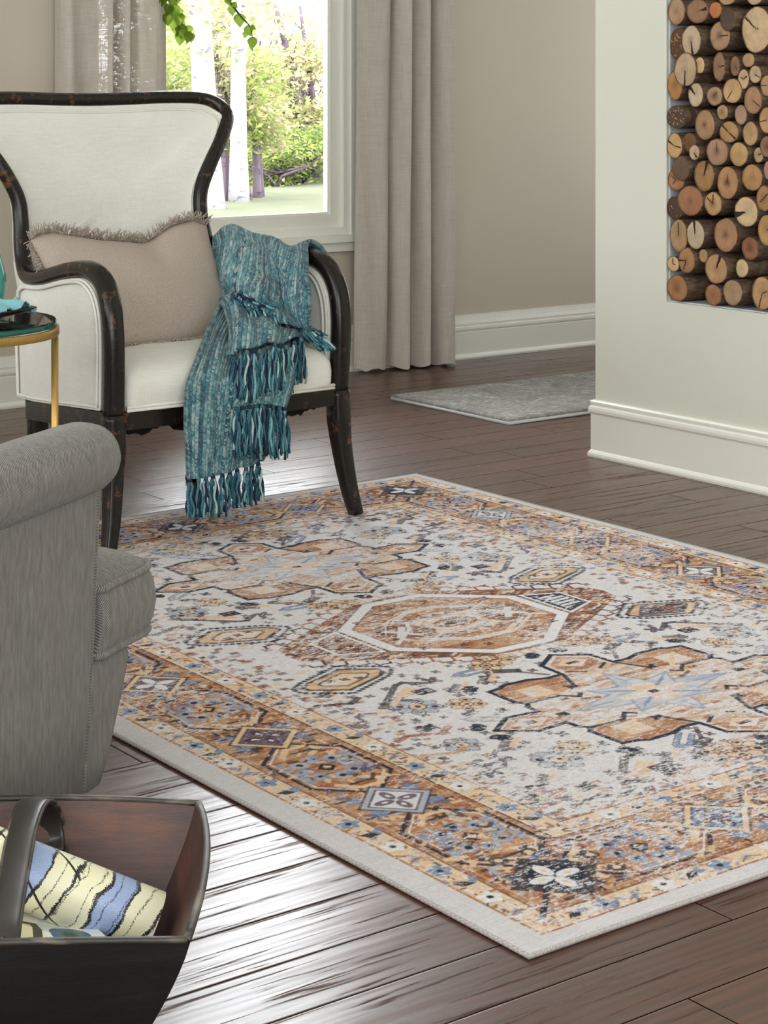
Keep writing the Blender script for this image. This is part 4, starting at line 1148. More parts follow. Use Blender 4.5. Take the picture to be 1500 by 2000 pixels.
def flower(cx, cy, r, col, eye, n=5, petal=.5, ph=0.0):
    for k in range(n):
        t = ph + 2 * math.pi * k / n; fill(ell(cx + r * .6 * math.cos(t), cy + r * .6 * math.sin(t), r * .48, r * .36, 10, t), col, .95)
    fill(ell(cx, cy, r * .3), eye)
def rosette(cx, cy, r, c1, c2, c3):
    for k in range(8):
        t = 2 * math.pi * k / 8 + .2; x, y = cx + r * .66 * math.cos(t), cy + r * .66 * math.sin(t)
        fill(ell(x, y, r * .33, r * .27, 12, t), c1, .9); line(ell(x, y, r * .33, r * .27, 12, t), .003, CHAR, .6, True)
        if k % 2: fill(ell(x, y, r * .16), c2)
    fill(ell(cx, cy, r * .34), c3); line(ell(cx, cy, r * .34), .003, CHAR, .8, True); fill(ell(cx, cy, r * .14), c2)
def quatre(cx, cy, r, col, a=.9):
    for k in range(4):
        t = math.pi / 4 + k * math.pi / 2; fill(ell(cx + r * .55 * math.cos(t), cy + r * .55 * math.sin(t), r * .5, r * .36, 10, t), col, a)

# --- field: worn scatter of tiny motifs, mirrored in both axes
FA, FB = .605, 1.022
rnd = random.Random(5)
for k in range(330):
    x, y = rnd.uniform(.01, FA), rnd.uniform(.01, FB)
    edge = max(x / FA, y / FB)
    c = rnd.choice([PEACH, PEACH, TAN, RUST, PALEB, MAUVE, TAN, PEACH])
    s = rnd.uniform(.005, .014)
    sh = rnd.random()
    if sh < .4: P = rot(rectp(x - s * 1.4, y - s * .6, x + s * 1.4, y + s * .6), (x, y), rnd.choice([-.75, .75, .75, 0, 1.2]))
    elif sh < .7: P = dia(x, y, s, s * .8)
    else: P = ell(x, y, s * .9, s * .6)
    fill(P, c, rnd.uniform(.35, .75), CREAM)
for k in range(210):
    x, y = rnd.uniform(.02, FA), rnd.uniform(.02, FB)
    quatre(x, y, rnd.uniform(.008, .013), rnd.choice([NAVY, PLUM, CHAR, MAUVE, CHAR]), .8)
for k in range(420):          # speckled band just inside the border
    if rnd.random() < .6: x, y = FA - rnd.random() ** 1.5 * .12, rnd.uniform(.02, FB)
    else: x, y = rnd.uniform(.02, FA), FB - rnd.random() ** 1.5 * .12
    s = rnd.uniform(.005, .011); fill(rectp(x - s, y - s * .7, x + s, y + s * .7), rnd.choice([RUST, TAN, PLUM, CHAR, RUST, PEACH]), .7)
# larger field motifs
for x, y, r in ((.115, .27, .045), (.43, .42, .05), (.41, .80, .052), (.17, .945, .044), (.50, .64, .04)):
    rosette(x, y, r, PALEB if y > .35 else PEACH, NAVY if y > .7 else PLUM, PEACH)
rosette(.115, .98 - .03, .05, PEACH, PLUM, TAN)
for x, y in ((.305, .305), (.49, .53), (.30, .955), (.55, .78), (.20, .355), (.46, .925), (.06, .965)):
    quatre(x, y, .022, NAVY if y > .5 else PLUM)
def house(x, y, s=1.0, col=BLUE, a=0.0):
    P = [(-.045, -.016), (.02, -.016), (.045, 0), (.02, .016), (-.045, .016), (-.045, .006), (.012, .006), (.012, -.006), (-.045, -.006)]
    P = rot(shift([(p * s, q * s) for p, q in P], x, y), (x, y), a); fill(P, col, .9); line(P, .0025, CHAR, .7, True)
house(.215, .31, 1.0); house(.17, .865, 1.1, BLUE, .7); house(.38, .55, .9, PALEB, -.6)
def bracket(x, y, s=1.0):
    P = [(-.085, -.03), (-.045, -.062), (-.02, -.055), (.06, .02), (.056, .03), (.022, .052)]
    line(shift([(p * s, q * s) for p, q in P], x, y), .016 * s, CHAR, .85)
    fill(shift([(-.03 * s, -.035 * s), (.04 * s, .02 * s), (.0, .03 * s), (-.05 * s, -.01 * s)], x, y), PEACH, .9)
    for i in range(2):
        for j in range(2): fill(shift(rectp(-.07 * s + i * .026 * s, -.0 + j * .02 * s, -.07 * s + (i + 1) * .026 * s, (j + 1) * .02 * s), x, y), PLUM if (i + j) % 2 else NAVY)
bracket(.40, .335, .85); bracket(.335, .92, 1.0)
for x, y in ((.30, .375), (.47, .375), (.52, .25), (.44, .69), (.50, .86), (.25, .905), (.22, .365)):
    fill(rot(rectp(x - .028, y - .012, x + .028, y + .012), (x, y), .7), CHAR, .75); fill(rot(rectp(x - .05, y + .006, x + .006, y + .02), (x, y), .7), PEACH, .9)
def scroll(x, y, s=1.0, col=MAUVE):
    line(shift([(-.05 * s, -.02 * s), (-.02 * s, -.035 * s), (.0, -.02 * s), (.002, .01 * s), (.05 * s, .012 * s)], x, y), .011 * s, col, .9)
    line(shift([(.0, .012 * s), (.02 * s, .035 * s), (.045 * s, .036 * s), (.05 * s, .024 * s)], x, y), .009 * s, col, .9)
scroll(.49, .735); scroll(.56, .42, .8); scroll(.56, .90, .9, CHAR)
def sshape(x, y, c1):
    line([(x - .06, y - .01), (x - .03, y + .008), (x, y - .004), (x + .03, y - .016), (x + .06, y - .004)], .014, c1, .85)
sshape(.46, .985, CHAR); sshape(.52, .56, RUST); sshape(.22, .985, TAN); sshape(.55, .32, CHAR); sshape(.56, .66, TAN)

# --- wear over the field
N_W = vnoise(CH_, CW_, .30, .10, 21) * .5 + vnoise(CH_, CW_, .75, .45, 22) * .5
def wear(lo, hi, amt, base):
    t = np.clip((N_W * .75 + N_BIG * .40 - lo) / (hi - lo), 0, 1)[..., None] * amt
    IMG[:] = IMG * (1 - t) + base * t
wear(.615, .74, .7, CREAM)

# --- central medallion: hooked halo, white band, ornament
halo = [(.0, .256), (.11, .242), (.29, .140), (.43, .055), (.445, -.0), (0, 0)]
fill(halo, CREAM); fill(halo, RUST, .95, BROWN)
rnd = random.Random(77)
for k in range(70):
    t = rnd.random(); q = rnd.uniform(.35, 1.0); x, y = (.11 + .32 * t) * 1.0, (.242 - .19 * t) * q
    if (x < .25 and y < .25 - max(0, x - .08) * .84): continue
    fill(rot(rectp(x - .012, y - .0035, x + .012, y + .0035), (x, y), rnd.choice([.5, -.5])), rnd.choice([CREAM, PEACH, PEACH, TAN, BROWN]), .85)
for k in range(9):
    t = (k + .3) / 9; x, y = .09 + .345 * t, .250 - .200 * t
    c = BROWN if k > 4 else RUST
    line([(x - .008, y - .006), (x + .006, y + .030), (x + .034, y + .026), (x + .036, y + .012)], .0065, c, .95)
    line([(x + .012, y + .004), (x + .016, y + .017), (x + .026, y + .016)], .004, CREAM, .9)
for k in range(4):
    x = .008 + k * .026
    line([(x, .25), (x + .003, .280), (x + .017, .283)], .006, TAN, .9)
octo = [(.25, .095), (.078, .240), (-.078, .240), (-.25, .095), (-.25, -.095), (-.078, -.24), (.078, -.24), (.25, -.095)]
octo_i = [(x * .88, y * .88) for x, y in octo]
poly1(octo, WHITE); 
poly1(octo_i, TAN, 1, RUST)
stroke1(octo_i + [octo_i[0]], .004, BROWN, .7); stroke1(octo + [octo[0]], .003, BROWN, .5)
for k in range(5):
    s = .80 - k * .15; P = [(x * s * .9, y * s * .72) for x, y in octo]
    poly1(P, [PEACH, TAN, CREAM, TAN, CREAM][k], .95, [CREAM, RUST, PEACH, CREAM, TAN][k]); stroke1(P + [P[0]], .0028, BROWN, .55)
for sx in (1, -1):       # two rust lozenges with a pale bar
    P = [(sx * x, y) for x, y in ((.07, -.02), (.10, .055), (.17, .075), (.205, .02), (.16, -.055), (.10, -.06))]
    poly1(P, RUST, .9, BROWN); stroke1(P + [P[0]], .004, TAN, .9)
    Q = [(sx * .205, -.062), (sx * .12, .01), (sx * .09, .06)]; stroke1(Q, .010, CREAM, .95)
    for q in range(4): stroke1([(sx * (.05 + q * .03), .13 - q * .02), (sx * (.14 + q * .018), .085 - q * .03)], .0035, [BROWN, PEACH, CHAR, CREAM][q], .8)
    for q in range(4): stroke1([(sx * (.05 + q * .03), -.13 + q * .02), (sx * (.14 + q * .018), -.085 + q * .03)], .0035, [PEACH, BROWN, CREAM, CHAR][q], .8)
for k in range(7):
    x = -.105 + k * .035; fill([(x - .017, .064), (x, .083), (x + .017, .064)], MAUVE, .7)
fill(rot(rectp(.10, -.008, .19, .008), (.15, 0), .9), CREAM, .95); fill(rot(rectp(.06, .06, .17, .068), (.1, .06), .5), CREAM, .8)
line(ell(0, 0, .05, .026), .012, RUST, .9, True); fill(ell(.012, -.004, .022, .01), CHAR, .9)
for x, y in ((.18, .12), (.10, .15), (.05, .175), (.19, .03)): quatre(x, y, .012, CHAR)
# the two flank combs
cmb = [(.262, .088), (.352, .050), (.352, -.050), (.262, -.088)]
for sx in (1, -1):
    P = [(x * sx, y) for x, y in cmb]
    poly1(P, NAVY if sx > 0 else BROWN, 1, None if sx > 0 else RUST); stroke1(P + [P[0]], .008, WHITE)
    Q = [(sx * (.262 + (x - .262) * .78 + .006), y * .72) for x, y in cmb]
    poly1(Q, WHITE if sx > 0 else TAN, .95, None if sx > 0 else BROWN)
    if sx > 0:
        for k in range(6):
            y = -.045 + k * .019; stroke1([(.285, y), (.335, y + .004)], .007, NAVY)
        poly1([(.268, .06), (.268, -.06), (.278, -.055), (.278, .055)], NAVY)

# --- hexagonal spots with a dotted outline
for cx, cy, c1, c2 in ((.44, .196, PEACH, CHAR),):
    H = [(-.098, .004), (-.072, -.022), (.03, -.062), (.096, -.016), (.098, .004), (.072, .022), (-.03, .062), (-.096, .016)]
    H = [(cx + x, cy - y) for x, y in H]
    fill(H, c1, 1, TAN); line(H, .009, c2, .95, True)
    H2 = [(cx + (x - cx) * .62, cy + (y - cy) * .6) for x, y in H]; fill(H2, CREAM, 1, PEACH); line(H2, .006, CHAR, .8, True)
    for t in (-.03, 0, .03): quatre(cx + t, cy - t * .3, .012, PLUM)
    n_ = 40; Hs = [(cx + (x - cx) * 1.24, cy + (y - cy) * 1.36) for x, y in H]
    per = [math.hypot(Hs[(k + 1) % 8][0] - Hs[k][0], Hs[(k + 1) % 8][1] - Hs[k][1]) for k in range(8)]; tot = sum(per)
    for k in range(44):
        d_ = tot * k / 44; i_s = 0
        while d_ > per[i_s]: d_ -= per[i_s]; i_s += 1
        t = d_ / per[i_s]; x = Hs[i_s][0] * (1 - t) + Hs[(i_s + 1) % 8][0] * t; y = Hs[i_s][1] * (1 - t) + Hs[(i_s + 1) % 8][1] * t
        fill(rectp(x - .0055, y - .0055, x + .0055, y + .0055), NAVY, .95)
# colour the far right spot and the left ones differently, as woven
H3 = [(.44 + x * .8, -.196 - y * .8) for x, y in [(-.098, .004), (-.03, -.06), (.096, -.016), (.098, .004), (.03, .06), (-.096, .016)]]
poly1(H3, NAVY, .9, MAUVE); poly1([(.44 + (x - .44) * .6, -.196 + (y + .196) * .5) for x, y in H3], RUST, .9, NAVY)

# --- the two large star medallions
GC = .617
quad = [(0, .302), (.066, .256), (.070, .190), (.11, .188), (.15, .202), (.21, .203), (.230, .193), (.262, .187), (.264, .105), (.249, .088), (.262, .072), (.265, .040), (.338, .046), (.402, 0)]
full = quad + [(x, -y) for x, y in reversed(quad[:-1])]
full = full + [(-x, y) for x, y in reversed(full[1:-1])]
for sy in (1, -1):
    P = [(x, y + GC * sy) for x, y in full]
    poly1(P, PEACH, 1, CREAM)
fill([(0, GC - .24), (.06, GC - .185), (.15, GC - .09), (.24, GC - .06), (.36, GC), (.24, GC + .06), (.15, GC + .09), (.06, GC + .185), (0, GC + .24)], TAN, .9, CREAM)
rnd = random.Random(41)
for k in range(150):     # streaky ornament over the body of the star
    x, y = rnd.uniform(0, .30), rnd.uniform(-.22, .22)
    if abs(x) / .36 + abs(y) / .26 > 1: continue
    w_ = rnd.uniform(.008, .028); h_ = rnd.uniform(.002, .006)
    fill(rot(rectp(x - w_, GC + y - h_, x + w_, GC + y + h_), (x, GC + y), rnd.choice([0, 0, .4, -.4])), rnd.choice([RUST, RUST, BROWN, CREAM, PEACH, PLUM, PALEB, TAN]), .8, rnd.choice([None, CREAM]))
# centre: pale star with blue strokes on peach
for k in range(8):
    t = k * math.pi / 4; L_ = .20 if k % 2 == 0 else .15
    tip_ = (L_ * math.cos(t) * 1.0, L_ * .72 * math.sin(t)); s_ = .034
    P = [(tip_[0], tip_[1]), (-s_ * math.sin(t) + tip_[0] * .45, s_ * math.cos(t) + tip_[1] * .45), (0, 0), (s_ * math.sin(t) + tip_[0] * .45, -s_ * math.cos(t) + tip_[1] * .45)]
    for sy in (1, -1):
        Q = shift(P, 0, GC * sy); poly1(Q, CREAM, .9, PALEB)
        stroke1([Q[0], Q[1]], .006, BLUE, .55); stroke1([Q[0], Q[3]], .006, BLUE, .55)
        stroke1([(tip_[0] * .55, tip_[1] * .55 + GC * sy), (tip_[0] * .9, tip_[1] * .9 + GC * sy)], .006, BLUE, .6)
for sy in (1, -1):
    c_ = GC * sy
    poly1(shift([(-.085, -.012), (-.04, -.018), (-.03, -.05), (.0, -.056), (.03, -.05), (.04, -.018), (.085, -.012), (.085, .012), (.04, .018), (.03, .05), (0, .056), (-.03, .05), (-.04, .018), (-.085, .012)], 0, c_), PEACH, 1, CREAM)
    for q in range(4):
        a_ = math.pi / 4 + q * math.pi / 2; stroke1([(.045 * math.cos(a_), c_ + .035 * math.sin(a_)), (.10 * math.cos(a_), c_ + .07 * math.sin(a_))], .009, BLUE, .8)
    poly1(shift(rectp(-.011, -.008, .011, .008), 0, c_), PLUM)
# lobes: rust hexagons with a pale diamond
lob = [(.078, .185), (.11, .187), (.15, .200), (.21, .200), (.258, .184), (.260, .107), (.245, .092), (.167, .092), (.105, .118)]
for sy in (1, -1):
    L2 = [(x, GC + sy * y) for x, y in lob]; fill(L2, RUST, .9, TAN)
    Q = [(.156, GC + sy * .104), (.217, GC + sy * .104), (.217, GC + sy * .166), (.156, GC + sy * .166)]; fill(Q, CREAM, .97, PEACH); line(Q, .004, TAN, .9, True)
    line([(.205, GC + sy * .155), (.150, GC + sy * .10)], .010, PEACH, .95)
    fill([(0, GC + sy * .285), (.055, GC + sy * .245), (.05, GC + sy * .195), (0, GC + sy * .185)], RUST, .85, TAN)
    fill(dia(0, GC + sy * .236, .040, .030), CREAM, .97, PEACH); fill(rectp(-.016, GC + sy * .236 - .007, .016, GC + sy * .236 + .007), BROWN, .9)
    line([(.052, GC + sy * .196), (.02, GC + sy * .175)], .008, NAVY, .95)
fill([(.385, GC), (.335, GC - .036), (.275, GC - .034), (.262, GC), (.275, GC + .034), (.335, GC + .036)], RUST, .85, TAN)
fill(dia(.318, GC, .045, .026), CREAM, .97, PEACH); fill(rectp(.306, GC - .009, .330, GC + .009), BROWN, .9)
fill(rectp(.225, GC - .010, .250, GC + .010), NAVY, .95)
for sy in (1, -1):
    P = [(x, y + GC * sy) for x, y in full]; stroke1(P + [P[0]], .0115, NAVY)
# fleurs at the tips
for sy in (1, -1):
    for x, y in ((.268, .208), (.402, .02), (.02, .308)):
        for k in range(3):
            t = -.5 + k * .5
            fill(ell(x + .022 * math.cos(.78 + t), GC + sy * (y + .020 * math.sin(.78 + t)), .016, .011, 10, sy * (.78 + t)), NAVY, .95)
for sy in (1, -1):     # small stems with a dark leaf
    line([(.095, GC + sy * .205), (.13, GC + sy * .255)], .010, PLUM, .8); fill(rot(rectp(.115, GC + sy * .272 - .013, .175, GC + sy * .272 + .013), (.145, GC + sy * .272), sy * .5), CHAR, .9)
    rosette(.155, GC + sy * .325, .038, PEACH, PLUM, TAN)
    rosette(.345, GC + sy * .155, .040, PEACH, PLUM, PEACH)
    quatre(.315, GC + sy * .085, .015, NAVY); quatre(.10, GC + sy * .245, .012, PLUM)

wear(.655, .78, .6, CREAM)

# --- borders: inner guard, main border, outer guard, plain selvedge
def frame(a0, b0, a1, b1, col, mottle=None):
    for P in (rectp(-a1, b0, a1, b1), rectp(a0, -b1, a1, b1)):
        poly1(P, col, 1, mottle); poly1([(-x, -y) for x, y in P], col, 1, mottle)
frame(.858, 1.272, .912, 1.325, PEACH, RGB(226, 206, 184))
frame(.660, 1.070, .858, 1.272, RUST, TAN)
frame(.606, 1.020, .660, 1.070, PEACH, RGB(226, 206, 184))
for a_, b_ in ((.606, 1.020), (.658, 1.068), (.860, 1.274), (.908, 1.322)):
    P = [(-a_, -b_), (a_, -b_), (a_, b_), (-a_, b_)]; stroke1(P + [P[0]], .0042, RUST if a_ in (.606, .908) else BROWN, .9)
for a_, b_ in ((.672, 1.082), (.846, 1.26)):
    P = [(-a_, -b_), (a_, -b_), (a_, b_), (-a_, b_)]; stroke1(P + [P[0]], .004, TAN, .9)
def guard(ca, cb, n_a, n_b, r):
    seq = 0
    items = [(ca, -cb + (2 * cb) * (k + .0) / n_b, 0) for k in range(n_b)] + [(-ca + 2 * ca * k / n_a, cb, 1) for k in range(n_a)]
    for x0, y0, side in items:
        for sgn in (1, -1):
            x, y = x0 * sgn, y0 * sgn
            k = seq % 4
            if k == 0 or k == 2:
                c = BLUE if k == 0 else WHITE
                for q in range(5):
                    t = 2 * math.pi * q / 5; poly1(ell(x + r * .62 * math.cos(t), y + r * .62 * math.sin(t), r * .48, r * .40, 10, t), c, .95)
                poly1(ell(x, y, r * .30), NAVY); 
            elif k == 1:
                P = rot(dia(x, y, r * 1.0, r * .5), (x, y), .5 if side else -.4); poly1(P, NAVY, .95)
                poly1(shift(rot(dia(x, y, r * .8, r * .5), (x, y), 1.2), r * 1.0, r * .3), BLUE, .9)
            else:
                poly1(rot(rectp(x - r * .8, y - r * .35, x + r * .4, y + r * .35), (x, y), .6), PALEB, .95, BLUE); stroke1([(x - r, y - r * .6), (x, y), (x + r, y - r * .5)], .004, RUST, .8)
        seq += 1
rnd = random.Random(63)
for k in range(760):     # small leaves and stems scattered along both guard bands
    inner = rnd.random() < .45; ca, cb = (.633, 1.045) if inner else (.885, 1.299)
    if rnd.random() < .6: x, y = ca + rnd.uniform(-.021, .021), rnd.uniform(0, cb)
    else: x, y = rnd.uniform(0, ca), cb + rnd.uniform(-.021, .021)
    s = rnd.uniform(.0025, .006); fill(rot(rectp(x - s * 1.5, y - s * .55, x + s * 1.5, y + s * .55), (x, y), rnd.choice([0, .8, -.8, 1.57])), rnd.choice([RUST, TAN, BLUE, PALEB, CHAR, RUST, WHITE, BROWN]), .8)
guard(.885, 1.299, 30, 44, .0195)
guard(.633, 1.045, 22, 34, .0180)
def bdiamond(cx, cy, bg, fl, fr, s=.060, eye=PEACH):
    fill(dia(cx, cy, s * 1.34), fr, .95); line(dia(cx, cy, s * 1.34), .005, CHAR, .8, True)
    fill(dia(cx, cy, s), bg); line(dia(cx, cy, s), .004, CHAR, .8, True)
    for k in range(4):
        t = k * math.pi / 2; fill(ell(cx + s * .42 * math.cos(t), cy + s * .42 * math.sin(t), s * .36, s * .19, 12, t), fl, .97)
        fill(ell(cx + s * .40 * math.cos(t), cy + s * .40 * math.sin(t), s * .12, s * .07, 8, t), eye, .9)
def bros(cx, cy):
    for k in range(8):
        t = k * math.pi / 4; x, y = cx + .048 * math.cos(t), cy + .048 * math.sin(t)
        fill(ell(x, y, .019, .016, 10, t), BLUE, .9, PALEB); fill(ell(x, y, .007), NAVY)
    fill(dia(cx, cy, .020), NAVY); fill(dia(cx, cy, .010), PEACH)
def bset(f, cx, cy, along_b):
    """zigzag frame, brackets and leaves round a rosette; f maps (along, across) to the rug"""
    fr = [(-.135, -.02), (-.075, -.083), (.075, -.083), (.135, -.02)]
    line([f(p) for p in fr], .0085, NAVY, .95); line([f((x, -y)) for x, y in fr], .0085, NAVY, .95)
    line([f((x * .94, y * .86)) for x, y in fr], .0035, WHITE, .8); line([f((x * .94, -y * .86)) for x, y in fr], .0035, WHITE, .8)
    for s_ in (1, -1):
        br = [(s_ * .075, -.022), (s_ * .095, -.046), (s_ * .115, -.03), (s_ * .115, .01), (s_ * .085, .036)]
        line([f(p) for p in br], .013, PEACH, .95); line([f((x - s_ * .022, y)) for x, y in br[1:4]], .008, CHAR, .9)
        fill([f(p) for p in rectp(s_ * .035 - .020, -.072, s_ * .035 + .020, -.058)], PALEB, .95, BLUE)
        fill([f(p) for p in rectp(s_ * .035 - .020, .058, s_ * .035 + .020, .072)], PALEB, .95, BLUE)
        for q in (-.055, .06):
            line([f((s_ * .155, q - .03)), f((s_ * .155, q + .03))], .006, NAVY, .9)
            fill(ell(*f((s_ * .165, q)), .018, .014), BLUE, .85)
            fill(ell(*f((s_ * .145, q * 1.1)), .012, .010), MAUVE, .8)
    bros(cx, cy)
BA_, BB_ = .759, 1.171
for b_ in (.195, .588, .985):
    bset((lambda p, b_=b_: (BA_ + p[1], b_ + p[0])), BA_, b_, True)
for a_ in (.19, .577):
    bset((lambda p, a_=a_: (a_ + p[0], BB_ + p[1])), a_, BB_, False)
rnd = random.Random(9)
for k in range(560):
    if rnd.random() < .62: x, y = BA_ + rnd.uniform(-.09, .09), rnd.uniform(0, 1.26)
    else: x, y = rnd.uniform(0, .85), BB_ + rnd.uniform(-.09, .09)
    s = rnd.uniform(.003, .009); fill(rot(rectp(x - s * 1.5, y - s * .6, x + s * 1.5, y + s * .6), (x, y), rnd.choice([0, .7, -.7, 1.57])), rnd.choice([PEACH, BROWN, CHAR, PALEB, PEACH, NAVY, MAUVE, BLUE, PEACH]), .85)
for b_, bg, fl, fr in ((0, MAUVE, WHITE, PEACH), (.392, MAUVE, PLUM, PEACH), (.786, CREAM, MAUVE, PALEB)): bdiamond(BA_, b_, bg, fl, fr, .056, WHITE)
bdiamond(BA_, 1.180, NAVY, WHITE, CHAR, .062, PEACH)
for a_, bg, fl, fr in ((0, NAVY, WHITE, MAUVE), (.392, BLUE, PLUM, PEACH)): bdiamond(a_, BB_ - .012, bg, fl, fr, .056, PEACH)
for x, y in ((BA_, 1.085), (.66, 1.18)):
    for d_ in (-.03, .03):
        fill(ell(x + (d_ if y < 1.1 else 0), y + (0 if y < 1.1 else d_), .016), CHAR, .9); fill(ell(x + (d_ if y < 1.1 else 0), y + (0 if y < 1.1 else d_), .007), PEACH)
for d_ in (-.022, .022): line([(BA_ + .062 + d_, 1.23 + d_), (BA_ + .10 + d_ * .3, 1.268 + d_ * .3)], .010, NAVY, .9)

def gul_lines():
    for sy in (1, -1):
        line([(.070, GC + sy * .187), (.102, GC + sy * .115), (.118, GC + sy * .128)], .0095, NAVY, .92)
        line([(.249, GC + sy * .088), (.167, GC + sy * .089), (.138, GC + sy * .062), (.124, GC + sy * .076)], .0095, NAVY, .92)
        fill([(.10, GC + sy * .115), (.118, GC + sy * .128), (.120, GC + sy * .104)], NAVY, .92)
        P = [(x, y + GC * sy) for x, y in full]; stroke1(P + [P[0]], .0115, NAVY, .92)

# --- general wear, yarn flecks and the worn pale patches
wear(.685, .77, .88, WHITE)
gul_lines()
wear(.70, .74, .55, CREAM)
fl_ = (N_FINE - .5)[..., None]
IMG[:] = np.clip(IMG * (1 + fl_ * .42), 0, 1)
xs = np.abs(AX0 + (np.arange(CW_) + .5) * PX); ys = np.abs(BY0 + (np.arange(CH_) + .5) * PX)
sel = (xs[None, :] > .911) | (ys[:, None] > 1.324)
selv = RGB(217, 213, 214)[None, None, :] * (1 + .22 * (N_FINE - .5) + .10 * (N_MED - .5))[..., None]
IMG[sel] = selv[sel]
TEX = IMG.reshape(CH_ // 2, 2, CW_ // 2, 2, 3).mean(axis=(1, 3))
del IMG, N_MED, N_FINE, N_BIG, N_W, selv, sel, fl_

def mat_rug():
    m, nt, b = new_mat('printed_rug_pile')
    at_ = nd(nt, 'ShaderNodeAttribute', attribute_name='pattern')
    v = coords(nt); x, y, z = sep(nt, v)
    w = mth(nt, 'SINE', mth(nt, 'ADD', mth(nt, 'MULTIPLY', x, 1300), mth(nt, 'MULTIPLY', y, 900)))
    n1 = noise(nt, mapping(nt, v, (1, .5, 1)), 520, 2)
    f = mth(nt, 'ADD', mth(nt, 'MULTIPLY', w, .25), n1)
    c = mixc(nt, 1.0, at_.outputs['Color'], ramp(nt, f, [(.2, g(.80)), (.8, g(1.0))]), 'MULTIPLY')
    lk(nt, c, b.inputs['Base Color']); b.inputs['Roughness'].default_value = .95; b.inputs['Specular IOR Level'].default_value = .08
    bump(nt, f, .30, .002, b); return m
def build_rug():
    h, w = TEX.shape[:2]; top = .008
    xs = RX0 + (np.arange(w) + .5) / w * (RX1 - RX0); ys = RY0 + (np.arange(h) + .5) / h * (RY1 - RY0)
    xs[0], xs[-1], ys[0], ys[-1] = RX0, RX1, RY0, RY1
    X, Y = np.meshgrid(xs, ys)
    e = np.minimum(np.minimum(X - RX0, RX1 - X), np.minimum(Y - RY0, RY1 - Y))
    Z = top - .003 * np.clip(1 - e / .008, 0, 1) ** 2 + .0006 * np.sin(X * 9) * np.sin(Y * 7)
    co = np.stack([X - PCX, Y - PCY, Z], -1).reshape(-1, 3).astype(np.float32)
    idx = np.arange(h * w).reshape(h, w)
    q = np.stack([idx[:-1, :-1], idx[:-1, 1:], idx[1:, 1:], idx[1:, :-1]], -1).reshape(-1, 4)
    rim = np.concatenate([idx[0, :], idx[1:, -1], idx[-1, -2::-1], idx[-2:0:-1, 0]]); nrim = len(rim)
    low = co[rim].copy(); low[:, 2] = 0.0002
    base_i = h * w; co = np.concatenate([co, low]); a = np.arange(nrim); nx = (a + 1) % nrim
    qs = np.stack([rim, base_i + a, base_i + nx, rim[nx]], -1)
    q = np.concatenate([q, qs])
    me = bpy.data.meshes.new('area_rug')
    me.vertices.add(len(co)); me.vertices.foreach_set('co', co.ravel())
    me.loops.add(q.size); me.loops.foreach_set('vertex_index', q.ravel().astype(np.int32))
    me.polygons.add(len(q)); me.polygons.foreach_set('loop_start', np.arange(0, q.size, 4, dtype=np.int32))
    me.update(calc_edges=True)
    colr = np.ones((len(co), 4), np.float32); colr[:h * w, :3] = TEX.reshape(-1, 3); colr[h * w:, :3] = RGB(150, 144, 140)
    at_ = me.color_attributes.new('pattern', 'FLOAT_COLOR', 'POINT'); at_.data.foreach_set('color', colr.ravel())
    me.materials.append(mat_rug())
    o = bpy.data.objects.new('area_rug', me); COL.objects.link(o); o.location = (PCX, PCY, 0)
    return tag(o, 'large rust, cream and navy patterned area rug under the front legs of the wing armchair', 'rug')
area_rug = build_rug()
# bound edge of the rug
EDGE = mat_canvas('rug_edge_yarn', srgb(150, 142, 138), srgb(196, 188, 184))
m = MB().tube([(RX0, RY0, .0045), (RX1, RY0, .0045), (RX1, RY1, .0045), (RX0, RY1, .0045)], sec=section(.0042, .0038, 8), closed=True)
obj('bound_edge', m.v, m.f, EDGE, area_rug)

# ------------------------------------------------------------------ small grey runner beyond
def mat_grey_rug():
    m, nt, b = new_mat('grey_abstract_pile')
    v = coords(nt)
    n1 = noise(nt, v, 9, 6, .7, 1.2); n2 = noise(nt, mapping(nt, v, (1, 1.6, 1)), 45, 4, .7); n3 = noise(nt, v, 350, 2)
    f = mth(nt, 'ADD', mth(nt, 'MULTIPLY', n1, .5), mth(nt, 'MULTIPLY', n2, .5))
    c = ramp(nt, f, [(.34, srgb(112, 112, 112)), (.50, srgb(154, 152, 148)), (.60, srgb(188, 186, 180)), (.68, srgb(214, 208, 194))])
    lk(nt, c, b.inputs['Base Color']); b.inputs['Roughness'].default_value = .95; b.inputs['Specular IOR Level'].default_value = .1
    bump(nt, mth(nt, 'ADD', f, n3), .5, .004, b); return m
SX0, SX1, SY0, SY1 = 4.492, 6.35, 5.292, 5.968
nx_, ny_ = 90, 34; G = []
for j in range(ny_ + 1):
    row = []
    for i in range(nx_ + 1):
        x, y = SX0 + (SX1 - SX0) * i / nx_, SY0 + (SY1 - SY0) * j / ny_
        e = min(x - SX0, SX1 - x, y - SY0, SY1 - y)
        row.append(Vector((x, y, .012 - .003 * max(0, 1 - e / .015) + .0012 * mnoise.noise(Vector((x * 60, y * 60, 0))))))
    G.append(row)
v, f = grid_surface(G, -.011)
runner = obj('runner_rug', v, f, mat_grey_rug(), origin=((SX0 + SX1) / 2, (SY0 + SY1) / 2, 0))
tag(runner, 'small mottled grey rug with a white bound edge, behind the log wall', 'rug')
m = MB().tube([(SX0, SY0, .006), (SX1, SY0, .006), (SX1, SY1, .006), (SX0, SY1, .006)], sec=section(.0062, .0058, 10), closed=True)
obj('bound_edge', m.v, m.f, mat_canvas('white_binding', srgb(206, 208, 210), srgb(232, 232, 230)), runner)
